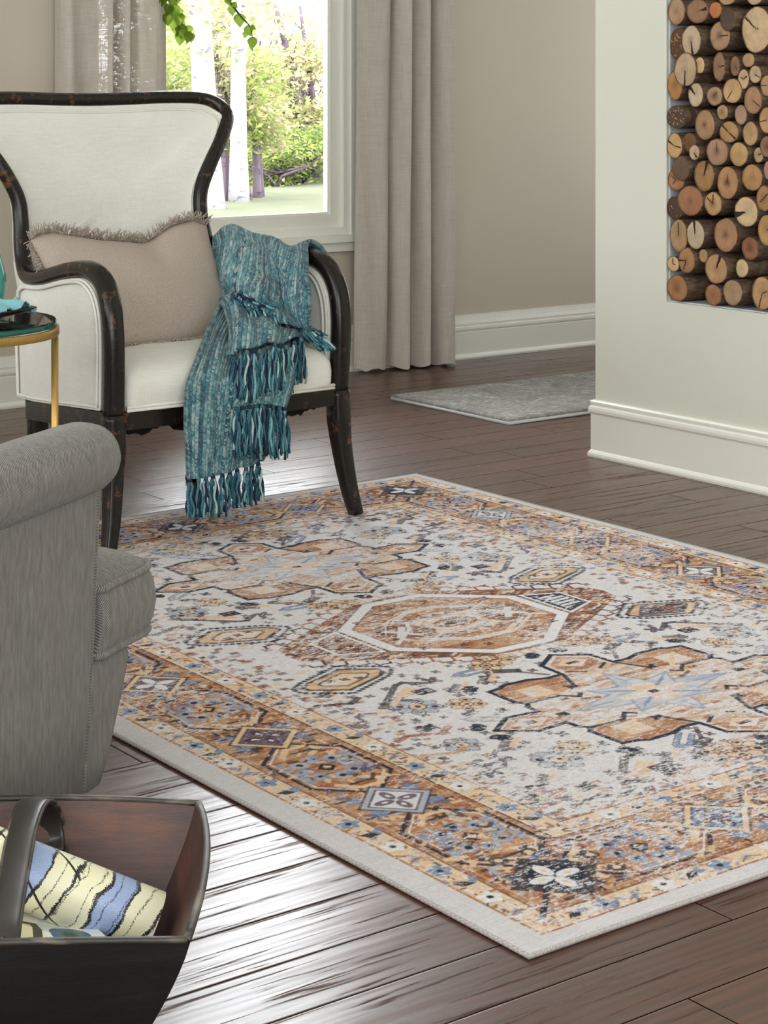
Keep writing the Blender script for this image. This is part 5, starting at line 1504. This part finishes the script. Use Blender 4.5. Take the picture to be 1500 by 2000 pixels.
# ------------------------------------------------------------------ firewood in the niche
def mat_cut():
    m, nt, b = new_mat('sawn_log_end')
    v = coords(nt); x, y, z = sep(nt, v)
    oi = nd(nt, 'ShaderNodeObjectInfo')
    q = mapping(nt, v, (1, 1.0, 1.0)); warp = noise(nt, comb(nt, oi.outputs['Random'], mth(nt, 'MULTIPLY', y, 30), mth(nt, 'MULTIPLY', z, 30)), 1.0, 3)
    r = mth(nt, 'SQRT', mth(nt, 'ADD', mth(nt, 'MULTIPLY', y, y), mth(nt, 'MULTIPLY', z, z)))
    rr = mth(nt, 'ADD', r, mth(nt, 'MULTIPLY', mth(nt, 'SUBTRACT', warp, .5), .016))
    rings = mth(nt, 'ADD', mth(nt, 'MULTIPLY', mth(nt, 'SINE', mth(nt, 'MULTIPLY', rr, 1500)), .5), .5)
    saw = noise(nt, mapping(nt, v, (1, 1, .12), (.6, 0, 0)), 260, 3)
    blot = noise(nt, comb(nt, mth(nt, 'MULTIPLY', oi.outputs['Random'], 9), mth(nt, 'MULTIPLY', y, 24), mth(nt, 'MULTIPLY', z, 24)), 1.0, 4, .6)
    k = mth(nt, 'ADD', mth(nt, 'ADD', mth(nt, 'MULTIPLY', rings, .10), mth(nt, 'MULTIPLY', saw, .28)), mth(nt, 'MULTIPLY', blot, .62))
    shade = ramp(nt, k, [(.25, g(.62)), (.5, g(.92)), (.75, g(1.22))])
    c = mixc(nt, 1.0, oi.outputs['Color'], shade, 'MULTIPLY')
    heart = mth(nt, 'MULTIPLY', mth(nt, 'SUBTRACT', 1.0, mth(nt, 'MULTIPLY', rr, 48), None, True), mth(nt, 'SUBTRACT', 1.0, oi.outputs['Alpha']), None, True)
    c = mixc(nt, heart, c, srgb(84, 58, 42))
    lk(nt, c, b.inputs['Base Color']); b.inputs['Roughness'].default_value = .8; b.inputs['Specular IOR Level'].default_value = .2
    bump(nt, k, .35, .004, b); return m
def mat_bark():
    m, nt, b = new_mat('log_bark')
    v = coords(nt); n1 = noise(nt, mapping(nt, v, (.25, 1, 1)), 90, 5, .65); n2 = noise(nt, v, 20, 3)
    f = mth(nt, 'ADD', mth(nt, 'MULTIPLY', n1, .6), mth(nt, 'MULTIPLY', n2, .4))
    lk(nt, ramp(nt, f, [(.3, srgb(58, 46, 38)), (.5, srgb(104, 84, 68)), (.7, srgb(150, 126, 104))]), b.inputs['Base Color'])
    b.inputs['Roughness'].default_value = .95; b.inputs['Specular IOR Level'].default_value = .1; bump(nt, f, .6, .008, b); return m
CHIP = mat_plain('torn_pale_wood', srgb(184, 148, 108), .9)
CUT, BARK, CRACK = mat_cut(), mat_bark(), mat_plain('crack_shadow_wood', srgb(40, 30, 24), .95)
PALE, HONEY, TANW, BRN, ORG, GRY, PINK, RED = (190, 166, 134), (182, 148, 108), (172, 140, 108), (150, 116, 88), (172, 120, 80), (88, 74, 62), (178, 146, 122), (150, 104, 76)
# zoom-tile x, y (6.818 px per photo px), radii, tile, colour, heart, recess, cracks, label
LG = [
 (190, 160, 118, 190, 0, TANW, .4, .004, [], 'oval tan log end with dark bark in the top left corner of the stack'),
 (560, 150, 150, 165, 0, BRN, .1, .0, [(0.2, .9, -.8)], 'brown long-grained log, second from the left at the top of the photo'),
 (800, 135, 90, 112, 0, (186, 118, 72), .1, .0, [], 'small bright orange round log near the top of the stack'),
 (955, -25, 112, 95, 0, HONEY, .1, .006, [], 'honey log cut off by the top of the photo, above the dark bark-ended log'),
 (1320, -35, 105, 105, 0, PALE, .1, .006, [], 'pale log cut off by the top of the photo, above the largest pale log'),
 (965, 260, 102, 165, 0, GRY, .5, -.012, [], 'dark grey-brown log end right below the cut-off honey log at the top'),
 (1350, 395, 210, 325, 0, (204, 176, 138), .2, -.004, [(2.5, .9, .2), (.4, .15, .6)], 'largest pale log with a jagged crack at the right edge near the top'),
 (235, 590, 130, 235, 0, (104, 76, 54), .6, .016, [], 'dark log end flecked with pale chips, at the left edge second from the top'),
 (480, 540, 135, 212, 0, (190, 168, 138), .3, -.004, [(-1.4, 1.0, .35)], 'pale oval log with a crack running down, right of the chip-flecked dark log'),
 (860, 480, 140, 205, 0, TANW, .8, .006, [(0.05, .85, .05)], 'tan log with a dark heart, half hidden under the dark grey-brown log'),
 (400, 930, 155, 235, 0, (186, 160, 128), .3, -.008, [(-1.6, 1.0, .3)], 'large pale log split at the bottom, left of the small pale round log'),
 (590, 870, 70, 116, 0, (206, 174, 128), .1, .0, [], 'small pale round log right of the large split pale log'),
 (850, 890, 84, 202, 0, BRN, .3, .0, [(.1, .9, .1)], 'tall narrow brown log end in the third row from the top'),
 (1062, 880, 62, 142, 0, BRN, .5, .010, [(-.6, .9, -.1)], 'narrow split log with a crescent notch, right of the tall narrow brown log'),
 (1240, 800, 85, 100, 0, HONEY, .2, .0, [], 'small honey round log just below the largest pale log'),
 (175, 1140, 100, 205, 0, (178, 130, 78), .5, .004, [], 'rough honey-orange log at the left edge below the chip-flecked dark log'),
 (537, 1265, 104, 168, 0, (200, 178, 146), .1, -.004, [(2.4, .95, .5)], 'cream log with a notch at upper left, in the fourth row from the top'),
 (790, 1280, 110, 132, 0, TANW, .9, .0, [(.9, .6, 0)], 'tan log with a dark star-shaped heart, right of the notched cream log'),
 (1025, 1210, 132, 172, 0, (196, 158, 116), .2, -.004, [(-2.2, .8, .0)], 'broad tan log with straight grain, right of the dark star-hearted log'),
 (1175, 1055, 76, 140, 0, (204, 172, 134), .2, .0, [(.4, .8, .1), (2.7, .5, .1)], 'small oval pale log with a smile-shaped crack'),
 (1330, 990, 84, 124, 0, PALE, .2, .0, [(-.4, .9, .0)], 'small pale log with a dark hollow on its right side'),
 (1490, 1140, 95, 148, 0, HONEY, .2, .004, [(3.1, .9, 0)], 'honey log at the right edge, below the small hollow pale log'),
 (1300, 1335, 122, 195, 0, (168, 130, 98), .3, -.004, [(-.5, .95, 0)], 'large brown streaky log with a crack to the right, below the smile-cracked log'),
 (1140, 165, 85, 140, 1, PINK, .1, .008, [], 'pinkish log tucked left of the large brown streaky log'),
 (215, 195, 132, 162, 1, (88, 72, 58), .7, .0, [], 'dark bark-ended log speckled with pale splinters at the left edge'),
 (480, 195, 84, 128, 1, (66, 52, 42), .3, .030, [], 'very dark recessed log right of the splinter-speckled log'),
 (660, 300, 135, 210, 1, (168, 132, 98), .8, -.006, [], 'large oval log with a wide brown heart, left of the small honey log'),
 (895, 130, 76, 103, 1, HONEY, .6, .0, [], 'small honey log with a dot of dark heart'),
 (980, 395, 132, 150, 1, (178, 140, 92), .1, .0, [(2.4, .95, .2), (-.7, .95, .2)], 'rough honey log split by a diagonal crack in the middle of the stack'),
 (1265, 415, 104, 172, 1, HONEY, .15, -.002, [], 'smooth tan oval log right of the diagonally split log'),
 (1485, 235, 106, 180, 1, (190, 150, 108), .2, .0, [(3.3, .9, 0)], 'tan log with a level crack at the right edge, beside the smooth tan oval'),
 (200, 575, 104, 175, 1, (200, 162, 112), .05, .0, [(2.7, .9, .2), (-.15, .9, .1)], 'smooth honey log with one thin wavy crack at the left edge'),
 (455, 530, 86, 130, 1, (124, 92, 64), .4, .016, [], 'rough brown log end just right of the honey log with the wavy crack'),
 (520, 668, 72, 104, 1, (192, 166, 130), .2, -.004, [(-.9, .8, .3)], 'small pale split log in front of the rough brown log end'),
 (825, 660, 150, 192, 1, (166, 130, 104), .6, -.006, [(1.6, .7, 0)], 'broad pinkish-brown log with an upright crack in the centre of the stack'),
 (1112, 690, 126, 168, 1, (190, 154, 104), .3, -.002, [], 'honey log with loose rings, right of the broad pinkish-brown log'),
 (1375, 700, 66, 105, 1, PALE, .4, .004, [(.3, .6, .1)], 'small pale curled log near the right edge'),
 (1490, 590, 98, 150, 1, (150, 114, 86), .7, .0, [], 'brown log at the right edge overlapping the small pale curled log'),
 (340, 880, 116, 176, 1, (108, 86, 70), .3, -.004, [], 'dull grey-brown log end, second from the left below the wavy-cracked log'),
 (175, 1022, 112, 150, 1, ORG, .3, .006, [(.5, .6, 0), (2.6, .7, 0), (-2.3, .6, 0)], 'small orange-brown log with a star crack at the left edge'),
 (650, 980, 138, 214, 1, (160, 122, 78), .3, .0, [(1.2, 1.0, .5)], 'olive-brown log with a deep crack from the top'),
 (962, 1068, 146, 226, 1, (180, 136, 94), 1.0, -.004, [(1.5, .5, 0)], 'tan log with a large grey heart in the middle of the stack'),
 (1290, 1000, 142, 186, 1, (178, 136, 90), .4, .0, [], 'round honey-brown log right of the grey-hearted log'),
 (1500, 905, 58, 132, 1, PINK, .2, .004, [], 'pinkish log sliver at the right edge beside the round honey-brown log'),
 (465, 1310, 176, 208, 1, (162, 114, 84), .5, -.006, [], 'large red-brown log right of the blackish bark-ended log'),
 (770, 1350, 120, 164, 1, (188, 148, 106), .6, .0, [(1.5, .8, .1), (2.5, .8, .1)], 'tan log with a three-pointed crack, right of the large red-brown log'),
 (1445, 1280, 104, 180, 1, (172, 128, 92), .5, .0, [(.6, .7, .1), (-2.6, .6, 0)], 'brown cracked log at the right edge, above the big honey log'),
 (160, 1402, 104, 165, 1, (78, 66, 54), .5, .0, [], 'blackish bark-ended log at the left edge beside the large red-brown log'),
 (1210, 95, 160, 210, 2, (206, 178, 138), .2, -.006, [(3.4, 1.0, .9)], 'pale log with a deep wedge notch on its left side'),
 (312, 415, 122, 228, 2, (172, 138, 100), .4, .004, [(1.6, .8, .1)], 'tall tan log with rings, left neighbour of the grey-cream cracked log'),
 (535, 400, 124, 204, 2, (192, 172, 142), .05, -.004, [(1.7, .95, .4)], 'grey-cream oval log with a wedge crack from the top'),
 (938, 402, 166, 236, 2, (170, 128, 94), .8, -.006, [], 'biggest brown log in the lower half, with a soft dark heart'),
 (1262, 580, 114, 160, 2, RED, .8, .004, [], 'reddish log with a dark centre, second row up on the right'),
 (1480, 340, 120, 220, 2, (184, 146, 96), .3, .0, [(.3, .3, 0)], 'big honey-yellow log at the right edge below the notched pale log'),
 (162, 780, 84, 108, 2, (206, 174, 132), .2, .0, [(1.6, .8, 0), (0, .5, 0)], 'small pale log with a bark ring at the left edge, second from the bottom'),
 (418, 740, 114, 176, 2, (168, 124, 84), .3, -.004, [(3.2, .9, .2), (-2.0, .8, .1)], 'brown worm-eaten log in the second row from the bottom'),
 (640, 678, 60, 95, 2, HONEY, .3, .0, [], 'small honey log right of the worm-eaten log'),
 (812, 855, 155, 206, 2, (186, 146, 104), .4, -.006, [(1.15, 1.0, .5)], 'large tan log with a split at the top, in the second row from the bottom'),
 (1155, 845, 88, 130, 2, (206, 178, 134), .2, .0, [], 'small pale log right of the large split tan log near the bottom'),
 (225, 1108, 140, 182, 2, (164, 118, 80), .6, .0, [], 'orange-brown ringed log in the bottom left corner of the stack'),
 (772, 1200, 112, 152, 2, (162, 116, 80), .3, .0, [], 'small orange-brown log on the niche floor under the large split tan log'),
 (1030, 1170, 134, 180, 2, (172, 142, 110), .2, .0, [], 'tan log on the niche floor, second from the right edge'),
 (1425, 1180, 142, 232, 2, (186, 148, 106), .3, -.004, [(-1.9, .9, .1), (.3, .5, 0)], 'large tan log with a curved crack in the bottom right corner'),
]
CUT_PY = []
rnd = random.Random(31)
for (tx, ty, rx, ry, tile, colr, heart, rec, cracks, label) in LG:
    px_, py_ = 1280 + tx / 6.818, tile * 200 + ty / 6.818
    X = FX - .005 + rec * .8
    c = on_X(px_, py_, X)
    sy = abs(on_X(px_ + rx / 6.818, py_, X).y - on_X(px_ - rx / 6.818, py_, X).y) / 2 * .965
    sz = abs(on_X(px_, py_ + ry / 6.818, X).z - on_X(px_, py_ - ry / 6.818, X).z) / 2 * .965
    sd = rnd.random() * 50; n = 30
    c.y = max(min(c.y, NY1 - .008 - sy * .985), NY0 + .008 + sy); c.z = min(max(c.z, NZ0 + .006 + sz * .97), NZ1 - .006 - sz)
    root = thing('firewood_log', label, 'log', (X, c.y, c.z), 0, 'split logs stacked in the wall niche')
    def rad(a, k=1.0):
        w = 1 + .055 * mnoise.noise(Vector((math.cos(a) * 1.1 + sd, math.sin(a) * 1.1, sd))) + .02 * mnoise.noise(Vector((math.cos(a) * 4, math.sin(a) * 4 + sd, 1)))
        return (sy * w * k * math.cos(a), sz * w * k * math.sin(a))
    zmin = NZ0 + .006
    tilt = rnd.uniform(-.03, .03)
    V = []; F = []
    for (dx, k) in ((.0, .955), (-.0015, .985), (.002, 1.0), (.05, 1.0), (.14, .985), (.26, .97), (NX - .008 - X, .96)):
        for i in range(n):
            a = 2 * math.pi * i / n; q = rad(a, k); bk = 1 + (.02 * mnoise.noise(Vector((dx * 30, a * 3, sd))) if dx > .01 else 0)
            V.append((X + dx, min(NY1 - .006, c.y + q[0] * bk + tilt * dx), max(zmin, c.z + q[1] * bk)))
    for j in range(6):
        for i in range(n): F.append((j * n + i, j * n + (i + 1) % n, (j + 1) * n + (i + 1) % n, (j + 1) * n + i))
    F.append(tuple(6 * n + i for i in range(n)))
    obj('bark', V, F, BARK, root)
    V = [(X - .001 - .003 * rnd.random() * 0, c.y, c.z)]; mi = []; F = []
    for k in (.35, .7, .93, .96):
        for i in range(n):
            a = 2 * math.pi * i / n; q = rad(a, k); dx = 0 if k < .95 else .0015
            V.append((X - .0008 + dx + .0012 * mnoise.noise(Vector((q[0] * 60, q[1] * 60, sd))), min(NY1 - .007, c.y + q[0]), max(zmin + .001, c.z + q[1])))
    for i in range(n): F.append((0, 1 + i, 1 + (i + 1) % n))
    for j in range(3):
        for i in range(n): F.append((1 + j * n + i, 1 + (j + 1) * n + i, 1 + (j + 1) * n + (i + 1) % n, 1 + j * n + (i + 1) % n))
    mi = [0] * len(F)
    for ang, ext, wid in cracks:        # dark wedge-shaped checks in the wood
        # in the photo +x runs towards -Y
        dy_, dz_ = -math.cos(ang), math.sin(ang); w0 = .0012; w1 = .0012 + .010 * wid
        segs = 6; o = len(V)
        for s_ in range(segs + 1):
            t = .04 + (ext - .04) * s_ / segs; jit = .06 * math.sin(s_ * 2.1 + sd)
            y = dy_ * sy * t + dz_ * sy * jit * .3; z = dz_ * sz * t - dy_ * sz * jit * .3; w = w0 + (w1 - w0) * t
            V += [(X - .0022, min(NY1 - .007, c.y + y - dz_ * w), max(zmin + .001, c.z + z + dy_ * w)), (X - .0022, min(NY1 - .007, c.y + y + dz_ * w), max(zmin + .001, c.z + z - dy_ * w))]
        for s_ in range(segs): F.append((o + 2 * s_, o + 2 * s_ + 1, o + 2 * s_ + 3, o + 2 * s_ + 2)); mi.append(1)
    if 'pale chips' in label or 'splinters' in label or label.startswith('blackish'):      # pale torn fibres on a rough end
        for q_ in range(5 if label.startswith('blackish') else 26):
            a = rnd.uniform(0, 6.28); r_ = rnd.random() ** .5 * .85; y, z = c.y + sy * r_ * math.cos(a), c.z + sz * r_ * math.sin(a); o = len(V); w_ = rnd.uniform(.0012, .0034); l_ = rnd.uniform(.003, .009)
            t_ = rnd.uniform(.6, 2.4); ey, ez = math.cos(t_), math.sin(t_)
            V += [(X - .0025, y - ez * w_, z + ey * w_), (X - .0025, y + ez * w_, z - ey * w_), (X - .004, y + ey * l_, z + ez * l_)]; F.append((o, o + 1, o + 2)); mi.append(2)
    fo = obj('cut_face', V, F, None, root, mats=[CUT, CRACK, CHIP], midx=mi)
    s3 = srgb(*colr); fo.color = (s3[0], s3[1], s3[2], max(0.0, 1 - heart))
# ------------------------------------------------------------------ outside the window
GZ = -.6
GRASS, _nt, _b = new_mat('sunlit_lawn')
_v = coords(_nt); _n = noise(_nt, _v, 1.5, 6, .7); lk(_nt, ramp(_nt, _n, [(.3, (0.050, 0.056, 0.034, 1)), (.7, (0.066, 0.068, 0.052, 1))]), _b.inputs['Base Color']); _b.inputs['Roughness'].default_value = .9; _b.inputs['Specular IOR Level'].default_value = 0.0
nrows = 26; G = []
for j in range(nrows + 1):
    row = []
    for i in range(41):
        y = 6.9 + (110 - 6.9) * (j / nrows) ** 2; x = -30 + 170 * i / 40
        row.append(Vector((x, y, GZ + .12 * mnoise.noise(Vector((x * .12, y * .12, 3))) * min(1, (y - 6.9) / 10))))
    G.append(row)
v, f = grid_surface(G)
lawn = struct('lawn_ground', v, f, GRASS, smooth=True)
def mat_leaf(name, a, b_, c_, tr=.45):
    m, nt, b = new_mat(name)
    out = nt.nodes['Material Output']; v = coords(nt); n1 = noise(nt, v, 3.1, 4, .7)
    col = ramp(nt, n1, [(.34, a), (.52, b_), (.68, c_)])
    lk(nt, col, b.inputs['Base Color']); b.inputs['Roughness'].default_value = .7; b.inputs['Specular IOR Level'].default_value = .06
    tl = nd(nt, 'ShaderNodeBsdfTranslucent'); lk(nt, col, tl.inputs[0]); mx = nd(nt, 'ShaderNodeMixShader'); mx.inputs[0].default_value = tr
    lk(nt, b.outputs[0], mx.inputs[1]); lk(nt, tl.outputs[0], mx.inputs[2]); lk(nt, mx.outputs[0], out.inputs[0]); return m
LEAF = [mat_leaf('spring_green_leaves', (0.0571, 0.0850, 0.0177, 1), (0.1081, 0.1421, 0.0306, 1), (0.1700, 0.1924, 0.0626, 1)),
        mat_leaf('yellow_green_leaves', (0.0904, 0.1081, 0.0286, 1), (0.1584, 0.1646, 0.0571, 1), (0.2040, 0.1809, 0.0966, 1)),
        mat_leaf('peach_young_leaves', (0.1469, 0.1244, 0.0680, 1), (0.2040, 0.1646, 0.1020, 1), (0.2489, 0.2149, 0.1584, 1)),
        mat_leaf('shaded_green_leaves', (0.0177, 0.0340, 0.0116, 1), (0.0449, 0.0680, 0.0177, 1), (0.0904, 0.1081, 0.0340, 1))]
def trunk_mat(name, a, b_, scale):
    m, nt, b = new_mat(name); v = coords(nt); n1 = noise(nt, mapping(nt, v, (1, 1, 3)), scale, 4, .7)
    lk(nt, ramp(nt, n1, [(.36, a), (.44, b_)]), b.inputs['Base Color']); b.inputs['Roughness'].default_value = .85; b.inputs['Specular IOR Level'].default_value = .03; return m
BIRCH = trunk_mat('white_birch_bark', (0.0680, 0.0612, 0.0680, 1), (0.2040, 0.1972, 0.2040, 1), 5.0)
DARKT = trunk_mat('violet_brown_bark', (.020, .016, .020, 1), (.055, .042, .05, 1), 6.0)
def leaves(m, cen, rad, n, size, rnd, mats=(0,)):
    for k in range(n):
        while True:
            p = Vector((rnd.uniform(-1, 1), rnd.uniform(-1, 1), rnd.uniform(-1, 1)))
            if p.length <= 1: break
        p = Vector((cen[0] + p.x * rad[0], cen[1] + p.y * rad[1], cen[2] + p.z * rad[2]))
        a = Vector((rnd.uniform(-1, 1), rnd.uniform(-1, 1), rnd.uniform(-.7, .7))).normalized(); b_ = a.orthogonal().normalized(); s = size * rnd.uniform(.6, 1.3)
        m.add([p - a * s, p - b_ * s * .45, p + a * s, p + b_ * s * .45], [(0, 1, 2, 3)], rnd.choice(mats))
def tree(name, label, base, h, r0, lean, bark, crown, leafset, n, size, seed, group=None, clumps=7):
    rnd = random.Random(seed); root = thing(name, label, 'tree', base, 0, group); b_ = Vector(base)
    pts = [b_ + Vector((lean[0] * t + .05 * r0 * math.sin(t * 9 + seed), lean[1] * t, h * t)) for t in [k / 10 for k in range(11)]]
    pts[0].z -= .15
    m = MB().tube(pts, r0, n=10, scale=lambda t: (1.25 - .25 * min(1, t * 12)) * (1 - .72 * t))
    for k in range(6):
        t = .35 + .1 * k; p = b_ + Vector((lean[0] * t, lean[1] * t, h * t)); a = rnd.uniform(0, 6.3)
        d = Vector((math.cos(a), math.sin(a), .7)); m.tube([p, p + d * h * .07, p + d * h * .13 + Vector((0, 0, h * .04))], r0 * .22, n=6, scale=lambda t: 1 - .8 * t)
    obj('trunk', m.v, m.f, bark, root)
    if n:
        m = MB(); zc, rr, rz = crown
        for k in range(clumps):
            a = rnd.uniform(0, 6.3); q = rnd.uniform(.2, 1) * rr
            leaves(m, (b_.x + lean[0] * .6 + q * math.cos(a), b_.y + lean[1] * .6 + q * math.sin(a), b_.z + zc + rnd.uniform(-rz, rz)), (rr * .55, rr * .55, rz * .45), n // clumps, size, rnd, leafset)
        obj('foliage', m.v, m.f, None, root, smooth=False, mats=LEAF, midx=m.m)
    return root
def gnd(x, y): p = on_z(x, y, GZ); return (p.x, p.y, GZ)
R1 = on_z
tree('birch_tree', 'thick white birch trunk just right of the armchair back, seen through the window', gnd(409, 412), 9.5, .19, (-.35, .3, 0), BIRCH, (3.4, 1.7, 1.3), (1, 2, 0), 1700, .055, 1)
tree('birch_tree', 'slim white birch trunk left of centre in the window', gnd(466, 396), 9.0, .135, (.05, .1, 0), BIRCH, (3.4, 1.6, 1.3), (2, 1), 1500, .055, 2)
tree('dark_tree', 'dark violet-brown trunk leaning beside the slim white birch', gnd(485, 391), 2.3, .085, (-0.36, .4, 0), DARKT, (1.45, .75, .65), (2, 1), 700, .06, 3)
tree('dark_tree', 'thin dark trunk in a cluster between the two white birches', gnd(446, 394), 2.3, .06, (-0.08, .2, 0), DARKT, (1.45, .75, .65), (0, 1), 700, .06, 4)
tree('dark_tree', 'second thin dark trunk between the two white birches, just left of the slim birch', gnd(454, 391), 2.3, .055, (0.10, .2, 0), DARKT, (1.45, .75, .65), (0, 1), 700, .06, 5)
tree('dark_tree', 'pinkish-brown trunk right of the leaning dark trunk, at the end of the lawn edge', gnd(503, 386), 2.3, .07, (0.08, .3, 0), DARKT, (1.45, .75, .65), (2, 1, 0), 900, .06, 6)
tree('dark_tree', 'thin trunk at the right end of the middle trunk group in the window', gnd(511, 384), 2.3, .05, (0.02, .3, 0), DARKT, (1.45, .75, .65), (2, 1, 0), 900, .06, 7)
tree('dark_tree', 'dark crooked trunk standing in the bushes near the right window frame', gnd(617, 344), 3.2, .15, (-.5, .6, 0), DARKT, (2.2, 1.0, .8), (1, 2), 600, .07, 8)
tree('dark_tree', 'slender dark trunk nearest the right window frame', gnd(630, 341), 3.2, .10, (-.1, .6, 0), DARKT, (2.2, 1.0, .8), (1, 2), 500, .07, 9)
def shrub(name, label, x, y, d, rad, n, size, leafset, seed, cz=None):
    rnd = random.Random(seed); c = at_d(x, y, d); root = thing(name, label, 'bush', (c.x, c.y, GZ), 0, None)
    m = MB()
    for k in range(5): m.tube([(c.x, c.y, GZ - .05), (c.x + rnd.uniform(-.3, .3) * rad[0], c.y + rnd.uniform(-.3, .3) * rad[0], GZ + .5 * (c.z - GZ)), (c.x + rnd.uniform(-.6, .6) * rad[0], c.y + rnd.uniform(-.6, .6) * rad[0], c.z)], .025, n=5)
    obj('stems', m.v, m.f, DARKT, root)
    m = MB()
    for k in range(9):
        o = Vector((rnd.uniform(-.7, .7) * rad[0], rnd.uniform(-.7, .7) * rad[0], rnd.uniform(-.75, .75) * rad[1]))
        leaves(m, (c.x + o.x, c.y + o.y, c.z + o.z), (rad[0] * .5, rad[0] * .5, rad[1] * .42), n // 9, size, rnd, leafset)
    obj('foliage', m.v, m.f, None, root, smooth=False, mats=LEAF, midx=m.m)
for i, a in enumerate([
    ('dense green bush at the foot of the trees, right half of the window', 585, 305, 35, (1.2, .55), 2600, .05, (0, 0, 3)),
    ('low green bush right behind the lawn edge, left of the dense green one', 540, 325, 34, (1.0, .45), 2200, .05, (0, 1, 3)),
    ('yellow-green bush at the right window frame around the dark trunks', 635, 290, 38, (1.1, .7), 2200, .055, (1, 0)),
    ('light green bush in the middle height of the window, right of the slim birch', 530, 245, 36, (1.4, .75), 3000, .065, (1, 0, 2)),
    ('tall yellow-green bush above the dense green one', 595, 225, 37, (1.4, .75), 2800, .065, (1, 1, 2)),
    ('yellow-green bush directly right of the slim birch, above the trunks', 498, 300, 36, (.9, .6), 1800, .05, (0, 1)),
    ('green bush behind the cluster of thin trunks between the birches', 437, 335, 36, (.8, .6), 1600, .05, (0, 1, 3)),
    ('peach-tinted bush high between the birches and the window middle', 520, 150, 38, (1.7, .9), 3600, .075, (2, 2, 1)),
    ('peach-tinted sparse bush in the upper right of the window', 600, 120, 42, (1.7, .8), 1700, .075, (2,)),
    ('green and yellow bush left of the thick birch, above the armchair back', 345, 130, 36, (1.5, .85), 3400, .07, (0, 1, 1)),
    ('peach and yellow bush at the upper left of the window, behind the hanging leaves', 370, 50, 40, (2.0, 1.0), 3400, .08, (2, 1)),
    ('pale peach bush at the top centre of the window', 465, 80, 41, (1.9, 1.1), 3600, .08, (2, 2, 1)),
]): shrub('bush', a[0], *a[1:7], a[7], 50 + i)
# two leafy branches hanging near the window
FRESH = mat_leaf('fresh_branch_leaves', (.12, .19, .02, 1), (.17, .25, .035, 1), (.23, .32, .06, 1), .6)
TWIG = mat_plain('twig_bark', srgb(70, 62, 48), .8)
def branch(label, pts, leaf_px, d, seed):
    rnd = random.Random(seed)
    P = [at_d(x, y, d) for x, y in pts]; root = thing('leafy_branch', label, 'branch', P[0])
    m = MB().tube(catmull(P, 5), .004, n=6, scale=lambda t: 1.4 - t); obj('twig', m.v, m.f, TWIG, root)
    for x, y, ang, L_ in leaf_px:
        c = at_d(x, y, d + rnd.uniform(-.06, .06)); l = 1.18 * L_ * d / FPX
        ax_ = (Vector((C_, -S_, 0)) * math.cos(ang) - Vector((0, 0, 1)) * math.sin(ang)).normalized(); nn = Vector((S_ * -1, -C_, .25)).normalized(); nn = (nn + Vector((rnd.uniform(-.4, .4), rnd.uniform(-.4, .4), rnd.uniform(-.3, .3)))).normalized(); sd_ = ax_.cross(nn).normalized()
        V = []; F = []; rows_ = [(0, .02), (.12, .30), (.3, .44), (.5, .40), (.7, .26), (.88, .10), (1.0, .01)]
        for t, w in rows_:
            for s_ in (-1, 0, 1): V.append(c + ax_ * l * (t - .5) + sd_ * l * w * s_ + nn * l * (.08 * abs(s_) - .12 * t * t))
        for k in range(len(rows_) - 1):
            for s_ in (0, 1): F.append((k * 3 + s_, k * 3 + s_ + 1, k * 3 + s_ + 4, k * 3 + s_ + 3))
        obj('leaf', V, F, FRESH, root)
down = 1.5
rr = random.Random(3)
LFL = [(314 + 9 * k + rr.uniform(-9, 12), y + rr.uniform(-8, 8), down + rr.uniform(-.5, .5), rr.uniform(17, 25)) for k, y in [(0, 8), (0, 22), (1, 5), (1, 18), (1, 32), (2, 10), (2, 26), (2, 40), (3, 16), (3, 33), (3, 50), (4, 40), (4, 54), (5, 52), (5, 66), (3, 2), (2, -4), (4, 22), (0, -6), (1, -8)]] + [(352, 76, 1.7, 24), (373, 74, 1.5, 17), (360, 66, 1.2, 20), (345, 60, 1.6, 20)]
branch('leafy green branch hanging at the upper left corner of the window', [(300, -40), (318, -5), (334, 25), (350, 55), (372, 68)], LFL, 7.6, 1)
LFR = [(453, 21, 1.4, 19), (468, 40, 1.5, 24), (486, 60, 1.3, 19), (493, 85, 1.7, 22), (479, 68, 1.9, 12), (494, 54, .5, 11), (446, 3, 1.2, 16), (459, 10, .8, 12), (443, -8, 1.4, 18)]
branch('small branch with a few green leaves hanging in the top middle of the window', [(436, -40), (444, -6), (458, 16), (472, 34), (488, 52), (493, 74)], LFR, 7.2, 2)
